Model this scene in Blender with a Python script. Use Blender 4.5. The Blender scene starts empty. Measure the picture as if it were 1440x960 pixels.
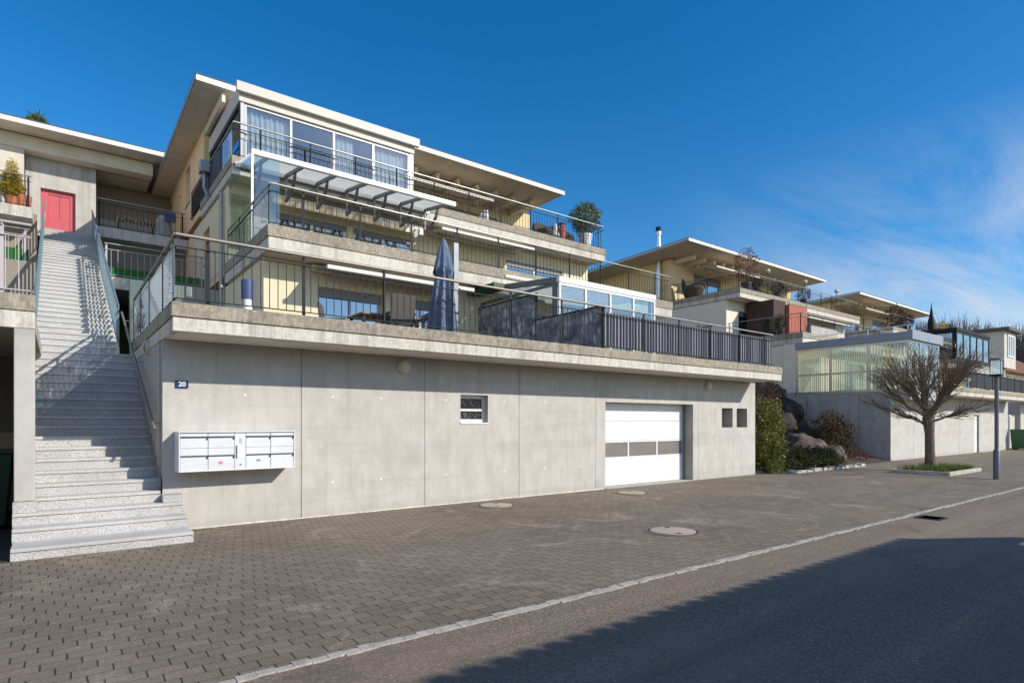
import bpy, bmesh, math, random
from mathutils import Vector, Matrix, noise as mnoise
random.seed(7)
R = math.radians
scene = bpy.context.scene
col = scene.collection

# ------------------------------------------------------------------ objects
LOC = {}
def wloc(o):
    return LOC.get(o.name, Vector((0, 0, 0))) if o else Vector((0, 0, 0))

def tag(o, label=None, cat=None, group=None, kind=None):
    if label: o['label'] = label
    if cat: o['category'] = cat
    if group: o['group'] = group
    if kind: o['kind'] = kind
    return o

def thing(name, loc, label, cat, group=None):
    o = bpy.data.objects.new(name, None)
    o.empty_display_size = 0.3
    col.objects.link(o)
    o.location = loc
    LOC[o.name] = Vector(loc)
    return tag(o, label, cat, group)

def copy_tree(o, parent=None):
    c = o.copy()
    col.objects.link(c)
    if parent: c.parent = parent
    for ch in list(o.children):
        copy_tree(ch, c)
    return c

class MB:
    def __init__(s):
        s.v = []; s.f = []; s.m = []
    def add(s, vs, fs, m=0):
        b = len(s.v)
        s.v += [tuple(p) for p in vs]
        s.f += [tuple(i + b for i in q) for q in fs]
        s.m += [m] * len(fs)
        return s
    def box(s, x0, x1, y0, y1, z0, z1, m=0):
        return s.add([(x0,y0,z0),(x1,y0,z0),(x1,y1,z0),(x0,y1,z0),(x0,y0,z1),(x1,y0,z1),(x1,y1,z1),(x0,y1,z1)],
              [(0,3,2,1),(4,5,6,7),(0,1,5,4),(1,2,6,5),(2,3,7,6),(3,0,4,7)], m)
    def quad(s, a, b, c, d, m=0):
        return s.add([a,b,c,d], [(0,1,2,3)], m)
    def prism(s, pts, axis, a0, a1, m=0):
        n = len(pts)
        def mk(p, a):
            if axis == 'x': return (a, p[0], p[1])
            if axis == 'y': return (p[0], a, p[1])
            return (p[0], p[1], a)
        vs = [mk(p, a0) for p in pts] + [mk(p, a1) for p in pts]
        fs = [tuple(range(n))[::-1], tuple(range(n, 2*n))]
        for i in range(n):
            j = (i+1) % n
            fs.append((i, j, n+j, n+i))
        return s.add(vs, fs, m)
    def tube(s, pts, r, n=8, m=0, cap=True):
        pts = [Vector(p) for p in pts]
        rs = r if isinstance(r, (list, tuple)) else [r]*len(pts)
        d = (pts[1]-pts[0]).normalized()
        ref = Vector((0,0,1)) if abs(d.z) < .9 else Vector((1,0,0))
        u = d.cross(ref).normalized()
        vs = []
        for i, p in enumerate(pts):
            if i == 0: t = (pts[1]-pts[0])
            elif i == len(pts)-1: t = (pts[-1]-pts[-2])
            else: t = (pts[i+1]-pts[i-1])
            t = t.normalized()
            u = (u - t*u.dot(t))
            if u.length < 1e-6: u = t.orthogonal()
            u.normalize()
            w = t.cross(u)
            for k in range(n):
                a = 2*math.pi*k/n
                vs.append(p + (u*math.cos(a) + w*math.sin(a))*rs[i])
        fs = []
        for i in range(len(pts)-1):
            for k in range(n):
                k2 = (k+1) % n
                fs.append((i*n+k, i*n+k2, (i+1)*n+k2, (i+1)*n+k))
        if cap:
            fs.append(tuple(range(n))[::-1])
            fs.append(tuple(range((len(pts)-1)*n, len(pts)*n)))
        return s.add(vs, fs, m)
    def bar(s, a, b, w, t, m=0, up=(0,0,1)):
        """rectangular bar from a to b: width w sideways, t along up"""
        a = Vector(a); b = Vector(b); d = (b-a).normalized(); upv = Vector(up)
        if abs(d.dot(upv)) > .99: upv = Vector((0,1,0))
        sd = d.cross(upv).normalized(); uu = sd.cross(d).normalized()
        vs = []
        for p in (a, b):
            for (i, j) in ((-1,-1),(1,-1),(1,1),(-1,1)):
                vs.append(p + sd*(w/2*i) + uu*(t/2*j))
        return s.add(vs, [(0,3,2,1),(4,5,6,7),(0,1,5,4),(1,2,6,5),(2,3,7,6),(3,0,4,7)], m)
    def lathe(s, c, prof, n=20, m=0):
        """prof: (radius, z) list around the vertical through c"""
        vs = []; fs = []
        for (r, z) in prof:
            for k in range(n):
                a = 2*math.pi*k/n
                vs.append((c[0]+r*math.cos(a), c[1]+r*math.sin(a), c[2]+z))
        for i in range(len(prof)-1):
            for k in range(n):
                k2 = (k+1) % n
                fs.append((i*n+k, i*n+k2, (i+1)*n+k2, (i+1)*n+k))
        fs.append(tuple(range(n))[::-1])
        fs.append(tuple(range((len(prof)-1)*n, len(prof)*n)))
        return s.add(vs, fs, m)
    def disc_y(s, c, r, y0, y1, n=24, m=0):
        """round plate facing -Y"""
        vs = []
        for y in (y0, y1):
            for k in range(n):
                a = 2*math.pi*k/n
                vs.append((c[0]+r*math.cos(a), y, c[1]+r*math.sin(a)))
        fs = [tuple(range(n)), tuple(range(n, 2*n))[::-1]]
        for k in range(n):
            k2 = (k+1) % n
            fs.append((k, n+k, n+k2, k2))
        return s.add(vs, fs, m)
    def wall(s, x0, x1, z0, z1, y0, y1, holes=(), m=0, axis='x'):
        """upright wall with rectangular holes; axis x: plane faces -Y; axis y: x0..x1 run along Y, y0..y1 along X"""
        xs = sorted({x0, x1} | {min(max(h[k], x0), x1) for h in holes for k in (0, 1)})
        zs = sorted({z0, z1} | {min(max(h[k], z0), z1) for h in holes for k in (2, 3)})
        def solid(i, j):
            if i < 0 or j < 0 or i >= len(xs)-1 or j >= len(zs)-1: return False
            cx = (xs[i]+xs[i+1])/2; cz = (zs[j]+zs[j+1])/2
            return not any(h[0] < cx < h[1] and h[2] < cz < h[3] for h in holes)
        def P(x, y, z): return (x, y, z) if axis == 'x' else (y, x, z)
        for i in range(len(xs)-1):
            for j in range(len(zs)-1):
                if not solid(i, j): continue
                a, b, c, d = xs[i], xs[i+1], zs[j], zs[j+1]
                s.quad(P(a,y0,c), P(b,y0,c), P(b,y0,d), P(a,y0,d), m)
                s.quad(P(b,y1,c), P(a,y1,c), P(a,y1,d), P(b,y1,d), m)
                if not solid(i-1, j): s.quad(P(a,y1,c), P(a,y0,c), P(a,y0,d), P(a,y1,d), m)
                if not solid(i+1, j): s.quad(P(b,y0,c), P(b,y1,c), P(b,y1,d), P(b,y0,d), m)
                if not solid(i, j-1): s.quad(P(a,y1,c), P(b,y1,c), P(b,y0,c), P(a,y0,c), m)
                if not solid(i, j+1): s.quad(P(a,y0,d), P(b,y0,d), P(b,y1,d), P(a,y1,d), m)
        return s
    def build(s, name, mats, parent=None, smooth=False, bevel=0.0, recalc=True, at=None):
        off = wloc(parent) if at is None else Vector(at)
        me = bpy.data.meshes.new(name)
        me.from_pydata([(p[0]-off.x, p[1]-off.y, p[2]-off.z) for p in s.v], [], s.f)
        if not isinstance(mats, (list, tuple)): mats = [mats]
        for mm in mats: me.materials.append(mm)
        if len(mats) > 1: me.polygons.foreach_set('material_index', s.m)
        if recalc:
            bm = bmesh.new(); bm.from_mesh(me)
            bmesh.ops.recalc_face_normals(bm, faces=bm.faces)
            bm.to_mesh(me); bm.free()
        if smooth:
            me.polygons.foreach_set('use_smooth', [True]*len(me.polygons))
            try: me.set_sharp_from_angle(angle=R(40))
            except Exception: pass
        me.update()
        o = bpy.data.objects.new(name, me)
        col.objects.link(o)
        if parent: o.parent = parent
        LOC[o.name] = off
        if at is not None and parent is None: o.location = at
        if bevel:
            b = o.modifiers.new('bevel', 'BEVEL'); b.width = bevel; b.segments = 2
            b.limit_method = 'ANGLE'; b.angle_limit = R(40)
        return o

# ------------------------------------------------------------------ materials
class NT:
    """tiny node helper"""
    def __init__(s, name):
        s.mat = bpy.data.materials.new(name); s.mat.use_nodes = True
        s.t = s.mat.node_tree; s.n = s.t.nodes; s.l = s.t.links
        s.b = s.n['Principled BSDF']; s.out = s.n['Material Output']
    def node(s, typ, **kw):
        nd = s.n.new(typ)
        for k, v in kw.items(): setattr(nd, k, v)
        return nd
    def put(s, sock, val):
        if hasattr(val, 'links'): s.l.new(val, sock)
        else: sock.default_value = val
    def coord(s, scale=(1,1,1), kind='Object'):
        tc = s.node('ShaderNodeTexCoord'); mp = s.node('ShaderNodeMapping')
        s.l.new(tc.outputs[kind], mp.inputs[0]); mp.inputs['Scale'].default_value = scale
        return mp.outputs[0]
    def noise(s, vec, scale, detail=4, rough=.55, dist=0):
        nd = s.node('ShaderNodeTexNoise')
        s.l.new(vec, nd.inputs['Vector']); nd.inputs['Scale'].default_value = scale
        nd.inputs['Detail'].default_value = detail; nd.inputs['Roughness'].default_value = rough
        nd.inputs['Distortion'].default_value = dist
        return nd.outputs['Fac']
    def voro(s, vec, scale, feature='F1', out='Distance'):
        nd = s.node('ShaderNodeTexVoronoi'); nd.feature = feature
        s.l.new(vec, nd.inputs['Vector']); nd.inputs['Scale'].default_value = scale
        return nd.outputs[out]
    def ramp(s, fac, stops):
        nd = s.node('ShaderNodeValToRGB'); e = nd.color_ramp.elements
        while len(e) < len(stops): e.new(.5)
        for el, (p, c) in zip(e, stops):
            el.position = p
            el.color = (c, c, c, 1) if not isinstance(c, (tuple, list)) else (*c, 1)
        s.l.new(fac, nd.inputs[0])
        return nd.outputs[0]
    def mix(s, fac, a, b, blend='MIX'):
        nd = s.node('ShaderNodeMix'); nd.data_type = 'RGBA'; nd.blend_type = blend
        s.put(nd.inputs[0], fac)
        s.put(nd.inputs[6], a if hasattr(a, 'links') else (*a, 1))
        s.put(nd.inputs[7], b if hasattr(b, 'links') else (*b, 1))
        return nd.outputs[2]
    def math(s, op, a, b=0.0, c=0.0):
        nd = s.node('ShaderNodeMath'); nd.operation = op
        s.put(nd.inputs[0], a); s.put(nd.inputs[1], b); s.put(nd.inputs[2], c)
        return nd.outputs[0]
    def sep(s, vec):
        nd = s.node('ShaderNodeSeparateXYZ'); s.l.new(vec, nd.inputs[0]); return nd.outputs
    def comb(s, x, y, z):
        nd = s.node('ShaderNodeCombineXYZ'); s.put(nd.inputs[0], x); s.put(nd.inputs[1], y); s.put(nd.inputs[2], z)
        return nd.outputs[0]
    def bump(s, h, strength=.3, dist=.01, prev=None):
        nd = s.node('ShaderNodeBump'); s.l.new(h, nd.inputs['Height'])
        nd.inputs['Strength'].default_value = strength; nd.inputs['Distance'].default_value = dist
        if prev: s.l.new(prev, nd.inputs['Normal'])
        return nd.outputs[0]
    def fin(s, color=None, rough=None, metal=None, normal=None, spec=None):
        if color is not None: s.put(s.b.inputs['Base Color'], color if hasattr(color, 'links') else (*color, 1))
        if rough is not None: s.put(s.b.inputs['Roughness'], rough)
        if metal is not None: s.put(s.b.inputs['Metallic'], metal)
        if spec is not None: s.put(s.b.inputs['Specular IOR Level'], spec)
        if normal is not None: s.l.new(normal, s.b.inputs['Normal'])
        return s.mat

def plain(name, c, rough=.5, metal=0.0, var=.12, scale=3.0, bump=0.0, bscale=60, spec=.5):
    t = NT(name); v = t.coord()
    n = t.noise(v, scale, 5)
    f = t.ramp(n, [(.25, 1-var), (.75, 1+var*.4)])
    cc = t.mix(1.0, c, f, 'MULTIPLY')
    nr = None
    if bump: nr = t.bump(t.noise(v, bscale, 3), bump, .005)
    rr = t.ramp(n, [(.3, max(.02, rough-.06)), (.7, min(1, rough+.08))])
    return t.fin(cc, rr, metal, nr, spec)

def concrete(name, base, dark, warm, streak=.5, top=None, bumpy=.25, band=False):
    """cast concrete: cloudy patches, fine pores, vertical run-off streaks; top=(z0,z1) local band where dirt gathers"""
    t = NT(name); v = t.coord()
    big = t.noise(v, .7, 6, .6, .6)
    c = t.mix(t.ramp(big, [(.3, 0), (.7, 1)]), base, warm)
    med = t.noise(t.coord((1, 1, .6)), 3.1, 7, .65)
    c = t.mix(t.ramp(med, [(.36, .42), (.6, 0)]), c, dark)
    st = t.noise(t.coord((5.5, 5.5, .35)), 1.6, 6, .7)
    sm = t.ramp(st, [(.46, 0), (.72, 1)])
    c = t.mix(t.math('MULTIPLY', sm, streak), c, dark)
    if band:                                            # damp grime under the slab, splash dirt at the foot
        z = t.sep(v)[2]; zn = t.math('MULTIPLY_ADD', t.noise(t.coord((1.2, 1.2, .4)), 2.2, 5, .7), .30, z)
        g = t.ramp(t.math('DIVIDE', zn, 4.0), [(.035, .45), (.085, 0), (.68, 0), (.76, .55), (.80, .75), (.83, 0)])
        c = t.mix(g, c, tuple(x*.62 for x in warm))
        dr = t.noise(t.coord((1, 1, .02)), 1.9, 6, .75)
        dm = t.math('MULTIPLY', t.ramp(dr, [(.52, 0), (.64, .75)]), t.ramp(t.math('DIVIDE', z, 4.0), [(.35, 0), (.74, 1)]))
        c = t.mix(dm, c, dark)
        pour = t.noise(t.coord((.15, .15, 2.2)), 1.0, 4, .6)
        c = t.mix(t.ramp(pour, [(.52, 0), (.60, .22)]), c, dark)
    pores = t.voro(v, 38)
    c = t.mix(t.ramp(pores, [(.0, .35), (.09, 0)]), c, dark)
    fine = t.noise(v, 120, 3)
    c = t.mix(.16, c, t.ramp(fine, [(.3, .3), (.7, .75)]), 'OVERLAY')
    nr = t.bump(t.noise(v, 45, 4), bumpy, .004)
    return t.fin(c, t.ramp(med, [(.3, .95), (.7, .8)]), 0, nr, .3)

def leafmat(name, a, b, c, rough=.5):
    t = NT(name)
    g = t.node('ShaderNodeNewGeometry')
    cc = t.ramp(g.outputs['Random Per Island'], [(0, a), (.5, b), (1, c)])
    n = t.noise(t.coord(), 1.6, 3)
    cc = t.mix(t.ramp(n, [(.35, .55), (.65, 0)]), cc, tuple(x*.35 for x in a))
    m = t.fin(cc, rough, 0, None, .35)
    try:
        t.b.inputs['Subsurface Weight'].default_value = 0
    except Exception: pass
    tr = t.node('ShaderNodeBsdfTranslucent'); t.l.new(cc, tr.inputs[0])
    mx = t.node('ShaderNodeMixShader'); mx.inputs[0].default_value = .25
    t.l.new(t.b.outputs[0], mx.inputs[1]); t.l.new(tr.outputs[0], mx.inputs[2])
    t.l.new(mx.outputs[0], t.out.inputs[0])
    return m

def glass(name, tint, refl=.16, haze=0.0, rough=.01, through=.5):
    """thin pane: mirror share grows with angle, rest passes through tinted"""
    t = NT(name)
    tr = t.node('ShaderNodeBsdfTransparent'); tr.inputs[0].default_value = (*tint, 1)
    gl = t.node('ShaderNodeBsdfGlossy'); gl.inputs['Roughness'].default_value = rough
    gl.inputs['Color'].default_value = (.9, .95, 1, 1)
    n = t.noise(t.coord(), .8, 2)
    t.l.new(t.bump(n, .03, .02), gl.inputs['Normal'])
    lw = t.node('ShaderNodeLayerWeight'); lw.inputs[0].default_value = .35
    f = t.math('MULTIPLY_ADD', lw.outputs['Facing'], .45, refl)
    mx = t.node('ShaderNodeMixShader'); t.l.new(f, mx.inputs[0])
    t.l.new(tr.outputs[0], mx.inputs[1]); t.l.new(gl.outputs[0], mx.inputs[2])
    last = mx.outputs[0]
    if haze:
        df = t.node('ShaderNodeBsdfDiffuse'); df.inputs[0].default_value = (.75, .8, .8, 1)
        tl = t.node('ShaderNodeBsdfTranslucent'); tl.inputs[0].default_value = (.92, .94, .92, 1)
        m0 = t.node('ShaderNodeMixShader'); m0.inputs[0].default_value = through
        t.l.new(df.outputs[0], m0.inputs[1]); t.l.new(tl.outputs[0], m0.inputs[2])
        m2 = t.node('ShaderNodeMixShader'); m2.inputs[0].default_value = haze
        t.l.new(last, m2.inputs[1]); t.l.new(m0.outputs[0], m2.inputs[2])
        last = m2.outputs[0]
    t.l.new(last, t.out.inputs[0])
    t.n.remove(t.b)
    return t.mat

def window_glass(name, dark=(.02,.025,.03), refl=.3):
    t = NT(name)
    n = t.noise(t.coord(), .6, 2)
    nr = t.bump(n, .04, .02)
    t.fin(dark, .04, 0, nr, .6)
    gl = t.node('ShaderNodeBsdfGlossy'); gl.inputs['Roughness'].default_value = .015
    gl.inputs['Color'].default_value = (.66, .76, .82, 1)
    t.l.new(nr, gl.inputs['Normal'])
    lw = t.node('ShaderNodeLayerWeight'); lw.inputs[0].default_value = .35
    mx = t.node('ShaderNodeMixShader')
    t.l.new(t.math('MULTIPLY_ADD', lw.outputs['Facing'], .4, refl), mx.inputs[0])
    t.l.new(t.b.outputs[0], mx.inputs[1]); t.l.new(gl.outputs[0], mx.inputs[2])
    t.l.new(mx.outputs[0], t.out.inputs[0])
    return t.mat

def stuccomat(name, c, dirt=.18):
    t = NT(name); v = t.coord()
    big = t.noise(t.coord((1, 1, .5)), .9, 6, .6)
    cc = t.mix(t.ramp(big, [(.35, dirt), (.65, 0)]), c, tuple(x*.55 for x in c))
    cc = t.mix(.15, cc, t.ramp(t.noise(v, 90, 3), [(.3, .3), (.7, .7)]), 'OVERLAY')
    return t.fin(cc, .9, 0, t.bump(t.noise(v, 70, 4), .3, .004), .25)

def cloth(name, c):
    t = NT(name); t.fin(c, .9)
    tr = t.node('ShaderNodeBsdfTranslucent'); tr.inputs[0].default_value = (*c, 1)
    mx = t.node('ShaderNodeMixShader'); mx.inputs[0].default_value = .5
    t.l.new(t.b.outputs[0], mx.inputs[1]); t.l.new(tr.outputs[0], mx.inputs[2]); t.l.new(mx.outputs[0], t.out.inputs[0])
    return t.mat
M = {}
M['wall_concrete'] = concrete('wall concrete', (.51,.485,.44), (.35,.33,.295), (.545,.52,.475), .35, band=True)
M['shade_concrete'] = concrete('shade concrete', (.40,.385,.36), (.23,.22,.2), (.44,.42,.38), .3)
def stained(name, a, b, dark, lichen, blot, streaks, lich):
    t = NT(name); v = t.coord()
    c = t.mix(t.ramp(t.noise(v, .8, 6, .6), [(.3, 0), (.7, 1)]), a, b)
    bl = t.noise(t.coord((1.25, 1.25, .8)), 11, 8, .78, .4)
    c = t.mix(t.ramp(bl, [(.42, 0), (.60, blot)]), c, dark)
    st = t.noise(t.coord((1, 1, .06)), 4.2, 7, .78)
    st2 = t.noise(t.coord((1, 1, .03)), .55, 3, .6)
    m = t.math('MULTIPLY', t.ramp(st, [(.47, 0), (.66, 1)]), t.ramp(st2, [(.36, .35), (.62, 1)]))
    c = t.mix(t.math('MULTIPLY', m, streaks), c, dark)
    li = t.noise(v, 17, 6, .75)
    c = t.mix(t.ramp(li, [(.56, 0), (.70, lich)]), c, lichen)
    c = t.mix(.3, c, t.ramp(t.noise(v, 110, 3, .7), [(.3, .25), (.7, .8)]), 'OVERLAY')
    return t.fin(c, .93, 0, t.bump(bl, .5, .012), .25)
M['rough_parapet'] = stained('weathered parapet concrete', (.36,.31,.24), (.45,.39,.30), (.12,.113,.088), (.60,.54,.42), .62, .6, .55)
M['pale_band'] = stained('pale slab edge concrete', (.62,.57,.49), (.70,.65,.57), (.20,.175,.14), (.72,.68,.60), .35, .75, .3)
M['soffit'] = concrete('soffit concrete', (.62,.57,.48), (.42,.38,.31), (.66,.61,.52), .15)
M['joint'] = plain('joint dark', (.10,.095,.085), .95)
M['plug'] = plain('tie hole plug', (.75,.73,.68), .8)
M['cream'] = stuccomat('cream render', (.78,.62,.37))
M['pale_cream'] = stuccomat('pale cream render', (.76,.66,.46))
M['orange'] = stuccomat('apricot render', (.92,.63,.37))
M['yellow'] = stuccomat('yellow render', (.82,.64,.34))
M['taupe'] = stuccomat('taupe render', (.30,.26,.21))
M['white_paint'] = plain('white metal paint', (.80,.80,.79), .35, var=.06)
M['off_white'] = plain('off white paint', (.58,.54,.47), .5, var=.1)
M['white_pvc'] = plain('white window frame', (.66,.65,.62), .35, var=.05)
M['grey_frame'] = plain('grey aluminium frame', (.34,.34,.345), .4, .3, var=.08)
M['dark_steel'] = plain('anthracite steel', (.016,.019,.025), .6, .0, var=.2, spec=.25)
M['rail_steel'] = plain('pale galvanised handrail', (.42,.41,.39), .38, .75, var=.15, scale=9)
M['old_steel'] = plain('weathered handrail', (.33,.29,.24), .5, .6, var=.25, scale=9)
M['pink_steel'] = plain('pale mauve painted steel', (.48,.42,.43), .5, .2, var=.15)
M['blue_steel'] = plain('blue grey painted steel', (.20,.29,.33), .5, .3, var=.15)
M['alu'] = plain('brushed aluminium', (.62,.62,.63), .32, .8, var=.08)
M['mailbox'] = plain('mailbox silver paint', (.74,.75,.77), .38, .15, var=.05)
M['roof_edge'] = plain('dark roof membrane edge', (.09,.09,.095), .7)
M['roof_top'] = plain('roof gravel', (.30,.29,.27), .95, var=.3, scale=20, bump=.4)
M['fascia'] = plain('white fascia board', (.80,.78,.73), .45, var=.08)
M['roof_soffit'] = plain('timber soffit boards', (.70,.62,.50), .75, var=.2, scale=2)
M['rafter'] = plain('painted rafter', (.74,.67,.54), .7, var=.15)
M['red_door'] = plain('red door paint', (.56,.09,.10), .45, var=.1)
M['terracotta'] = plain('terracotta render', (.40,.12,.075), .8, var=.2)
M['win'] = window_glass('window glass')
M['win_dark'] = plain('dark cellar glass', (.018,.018,.02), .35, spec=.15)
M['sky_glass'] = glass('sky reflecting glass', (.88,.93,.93), .20)
M['winblue'] = window_glass('blue reflecting glass', (.03,.05,.07), .36)
M['clear'] = glass('clear glass', (.86,.92,.92), .12)
M['milky'] = glass('pavilion glass', (.88,.93,.91), .12, .16, through=.7)
M['green_glass'] = glass('green tinted glass', (.62,.80,.72), .16)
M['frost'] = glass('canopy glass', (.9,.93,.92), .05, .75, through=.82)
M['print_glass'] = glass('frosted balustrade glass', (.90,.93,.95), .16, .34)
M['curtain'] = cloth('white curtain', (.80,.84,.82))
M['green_blind'] = cloth('pale green slat blind', (.74,.80,.60))
M['yellow_blind'] = cloth('yellow slat blind', (.84,.74,.16))
M['shutter'] = plain('roller shutter', (.24,.25,.27), .6, var=.1)
M['interior'] = plain('dark interior', (.10,.095,.09), .9)
M['awning_white'] = plain('awning cassette', (.66,.61,.52), .4, var=.06)
M['turf_green'] = plain('green mat', (.02,.14,.02), .9, var=.2)
M['bin_green'] = plain('green plastic', (.012,.05,.022), .45, var=.15)
M['bin_green2'] = plain('bright green plastic', (.03,.12,.04), .45, var=.15)
M['black_plastic'] = plain('black plastic', (.02,.02,.022), .5)
M['terra_pot'] = plain('terracotta pot', (.46,.17,.08), .8)
M['white_pot'] = plain('white pot', (.75,.74,.70), .5)
M['wicker'] = plain('brown wicker', (.075,.055,.042), .8, var=.4, scale=40, bump=.6, bscale=120)
M['grey_wicker'] = plain('grey wicker', (.10,.09,.08), .8, var=.4, scale=40, bump=.6, bscale=120)
M['wood'] = plain('wood', (.30,.18,.09), .7, var=.3, scale=8)
M['log_end'] = plain('log ends', (.46,.33,.20), .8, var=.5, scale=14)
M['number_blue'] = plain('enamel blue', (.015,.04,.14), .3)
M['white_enamel'] = plain('white enamel', (.85,.86,.86), .3)
M['lamp_glass'] = plain('yellowed lamp glass', (.62,.56,.40), .35)
M['lamp_rim'] = plain('lamp rim', (.55,.53,.47), .5)
M['red_paint'] = plain('red sticker', (.65,.04,.05), .4)
M['ink'] = plain('black ink', (.02,.02,.02), .5)
M['grey_ink'] = plain('grey ink', (.3,.3,.31), .5)
M['garage_white'] = plain('garage door paint', (.77,.77,.78), .35, var=.04)
M['garage_pane'] = plain('bronze acrylic pane', (.20,.18,.16), .4, var=.1, spec=.4)
def mk_granite():
    t = NT('speckled granite'); v = t.coord()
    a = t.noise(v, 75, 3, .7); b = t.voro(v, 120)
    c = t.ramp(a, [(.34, (.18,.178,.175)), (.44, (.43,.425,.415)), (.55, (.57,.565,.55)), (.7, (.68,.67,.65))])
    c = t.mix(t.ramp(b, [(.0, .5), (.16, 0)]), c, (.07,.07,.075))
    w = t.noise(t.coord((1,1,.7)), 1.5, 5, .6)
    c = t.mix(t.ramp(w, [(.4, .35), (.62, 0)]), c, (.30,.285,.26))
    return t.fin(c, .75, 0, t.bump(a, .15, .003), .35)
M['granite'] = mk_granite()

def mk_tread():
    t = NT('trodden granite tread'); v = t.coord()
    a = t.noise(v, 70, 3, .7)
    c = t.ramp(a, [(.34, (.36,.355,.345)), (.5, (.55,.54,.52)), (.68, (.66,.65,.63))])
    w = t.noise(v, 1.4, 5, .6)
    c = t.mix(t.ramp(w, [(.4, .4), (.62, 0)]), c, (.36,.34,.31))
    return t.fin(c, .8, 0, t.bump(a, .15, .003), .3)
M['tread'] = mk_tread()

def mk_pavers():
    t = NT('concrete pavers')
    g = t.node('ShaderNodeTexCoord'); p = g.outputs['Object']
    wob = t.node('ShaderNodeTexNoise'); wob.inputs['Scale'].default_value = 1.3; t.l.new(p, wob.inputs['Vector'])
    vm = t.node('ShaderNodeVectorMath'); vm.operation = 'SCALE'; t.l.new(wob.outputs['Color'], vm.inputs[0]); vm.inputs['Scale'].default_value = .035
    va = t.node('ShaderNodeVectorMath'); va.operation = 'ADD'; t.l.new(p, va.inputs[0]); t.l.new(vm.outputs[0], va.inputs[1])
    s = t.sep(va.outputs[0])
    W, H = .236, .140
    yr = t.math('DIVIDE', s[1], H); row = t.math('FLOOR', yr); fy = t.math('FRACT', yr)
    xs = t.math('DIVIDE', s[0], W); xs = t.math('MULTIPLY_ADD', row, .36, xs)
    cx = t.math('FLOOR', xs); fx = t.math('FRACT', xs)
    wn = t.node('ShaderNodeTexWhiteNoise'); wn.noise_dimensions = '2D'
    t.l.new(t.comb(cx, row, 0.0), wn.inputs['Vector'])
    rnd = wn.outputs['Value']
    # distance to the paver's edge in metres
    ex = t.math('MULTIPLY', t.math('MINIMUM', fx, t.math('SUBTRACT', 1.0, fx)), W)
    ey = t.math('MULTIPLY', t.math('MINIMUM', fy, t.math('SUBTRACT', 1.0, fy)), H)
    ey = t.math('MULTIPLY_ADD', ey, 1.9, .0012)
    edge = t.math('MINIMUM', ex, ey)
    en = t.noise(p, 40, 2)
    edge = t.math('MULTIPLY_ADD', t.math('SUBTRACT', en, .5), .006, edge)
    joint = t.ramp(t.math('MULTIPLY', edge, 100), [(.30, 1), (.72, 0)])
    base = t.ramp(rnd, [(0, (.160,.132,.097)), (.5, (.186,.154,.114)), (1, (.222,.183,.135))])
    big = t.noise(p, .35, 5, .6)
    base = t.mix(t.ramp(big, [(.38, .0), (.68, .55)]), base, (.29,.24,.175))
    worn = t.noise(p, .9, 6, .7, 1.0)
    wm = t.ramp(worn, [(.56, 0), (.67, .72)])
    base = t.mix(wm, base, (.37,.31,.235))
    fine = t.noise(p, 170, 3, .7)
    grain = t.noise(p, 62, 3, .7)
    base = t.mix(.55, base, t.ramp(grain, [(.3, .2), (.7, .8)]), 'OVERLAY')
    oil = t.noise(p, .55, 6, .7, 1.4)
    base = t.mix(t.ramp(oil, [(.60, 0), (.74, .55)]), base, (.085,.072,.06))
    mossn = t.noise(p, 2.3, 4)
    jc = t.mix(t.ramp(mossn, [(.45, 0), (.6, 1)]), (.05,.044,.038), (.055,.058,.036))
    jf = t.math('MULTIPLY', joint, t.ramp(worn, [(.5, .97), (.72, .45)]))
    c = t.mix(jf, base, jc)
    spot = t.voro(p, 2.7)
    c = t.mix(t.ramp(spot, [(.028, .7), (.05, 0)]), c, (.45,.42,.37))
    hgt = t.math('MULTIPLY_ADD', rnd, .25, t.math('SUBTRACT', 1.0, joint))
    n = t.bump(hgt, .8, .012)
    n = t.bump(fine, .25, .004, n)
    return t.fin(c, .88, 0, n, .3)
M['pavers'] = mk_pavers()

def mk_asphalt(name, a, b, warm):
    t = NT(name); g = t.node('ShaderNodeTexCoord'); p = g.outputs['Object']
    f = t.noise(p, 34, 5, .85); ch = t.voro(p, 26)
    c = t.mix(t.ramp(f, [(.38, 0), (.62, 1)]), a, b)
    c = t.mix(t.ramp(ch, [(.12, .6), (.26, 0)]), c, tuple(min(.6, x*2.1) for x in b))
    big = t.noise(p, .3, 5, .6)
    c = t.mix(t.ramp(big, [(.35, 0), (.65, .65)]), c, warm)
    st = t.noise(p, .8, 5, .65, .8)
    c = t.mix(t.ramp(st, [(.6, 0), (.75, .45)]), c, tuple(x*.5 for x in a))
    sm = t.sep(p); tr = t.noise(t.coord((.05, 1.4, 1)), 1.2, 4, .6)
    c = t.mix(t.ramp(tr, [(.4, .3), (.6, 0)]), c, tuple(x*.75 for x in a))
    return t.fin(c, .9, 0, t.bump(f, .7, .008), .3)
M['asphalt'] = mk_asphalt('road asphalt', (.082,.062,.046), (.345,.274,.209), (.28,.218,.162))
M['dark_asphalt'] = mk_asphalt('dark asphalt', (.035,.034,.034), (.06,.058,.056), (.05,.048,.046))

def mk_kerb():
    t = NT('worn stone kerb'); v = t.coord()
    n = t.noise(v, 6, 6, .7); f = t.noise(v, 90, 3, .7)
    c = t.ramp(n, [(.3, (.25,.22,.18)), (.48, (.42,.385,.33)), (.7, (.55,.51,.45))])
    c = t.mix(.5, c, t.ramp(f, [(.3, .2), (.7, .8)]), 'OVERLAY')
    return t.fin(c, .9, 0, t.bump(n, .7, .02), .3)
M['kerb'] = mk_kerb()

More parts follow.
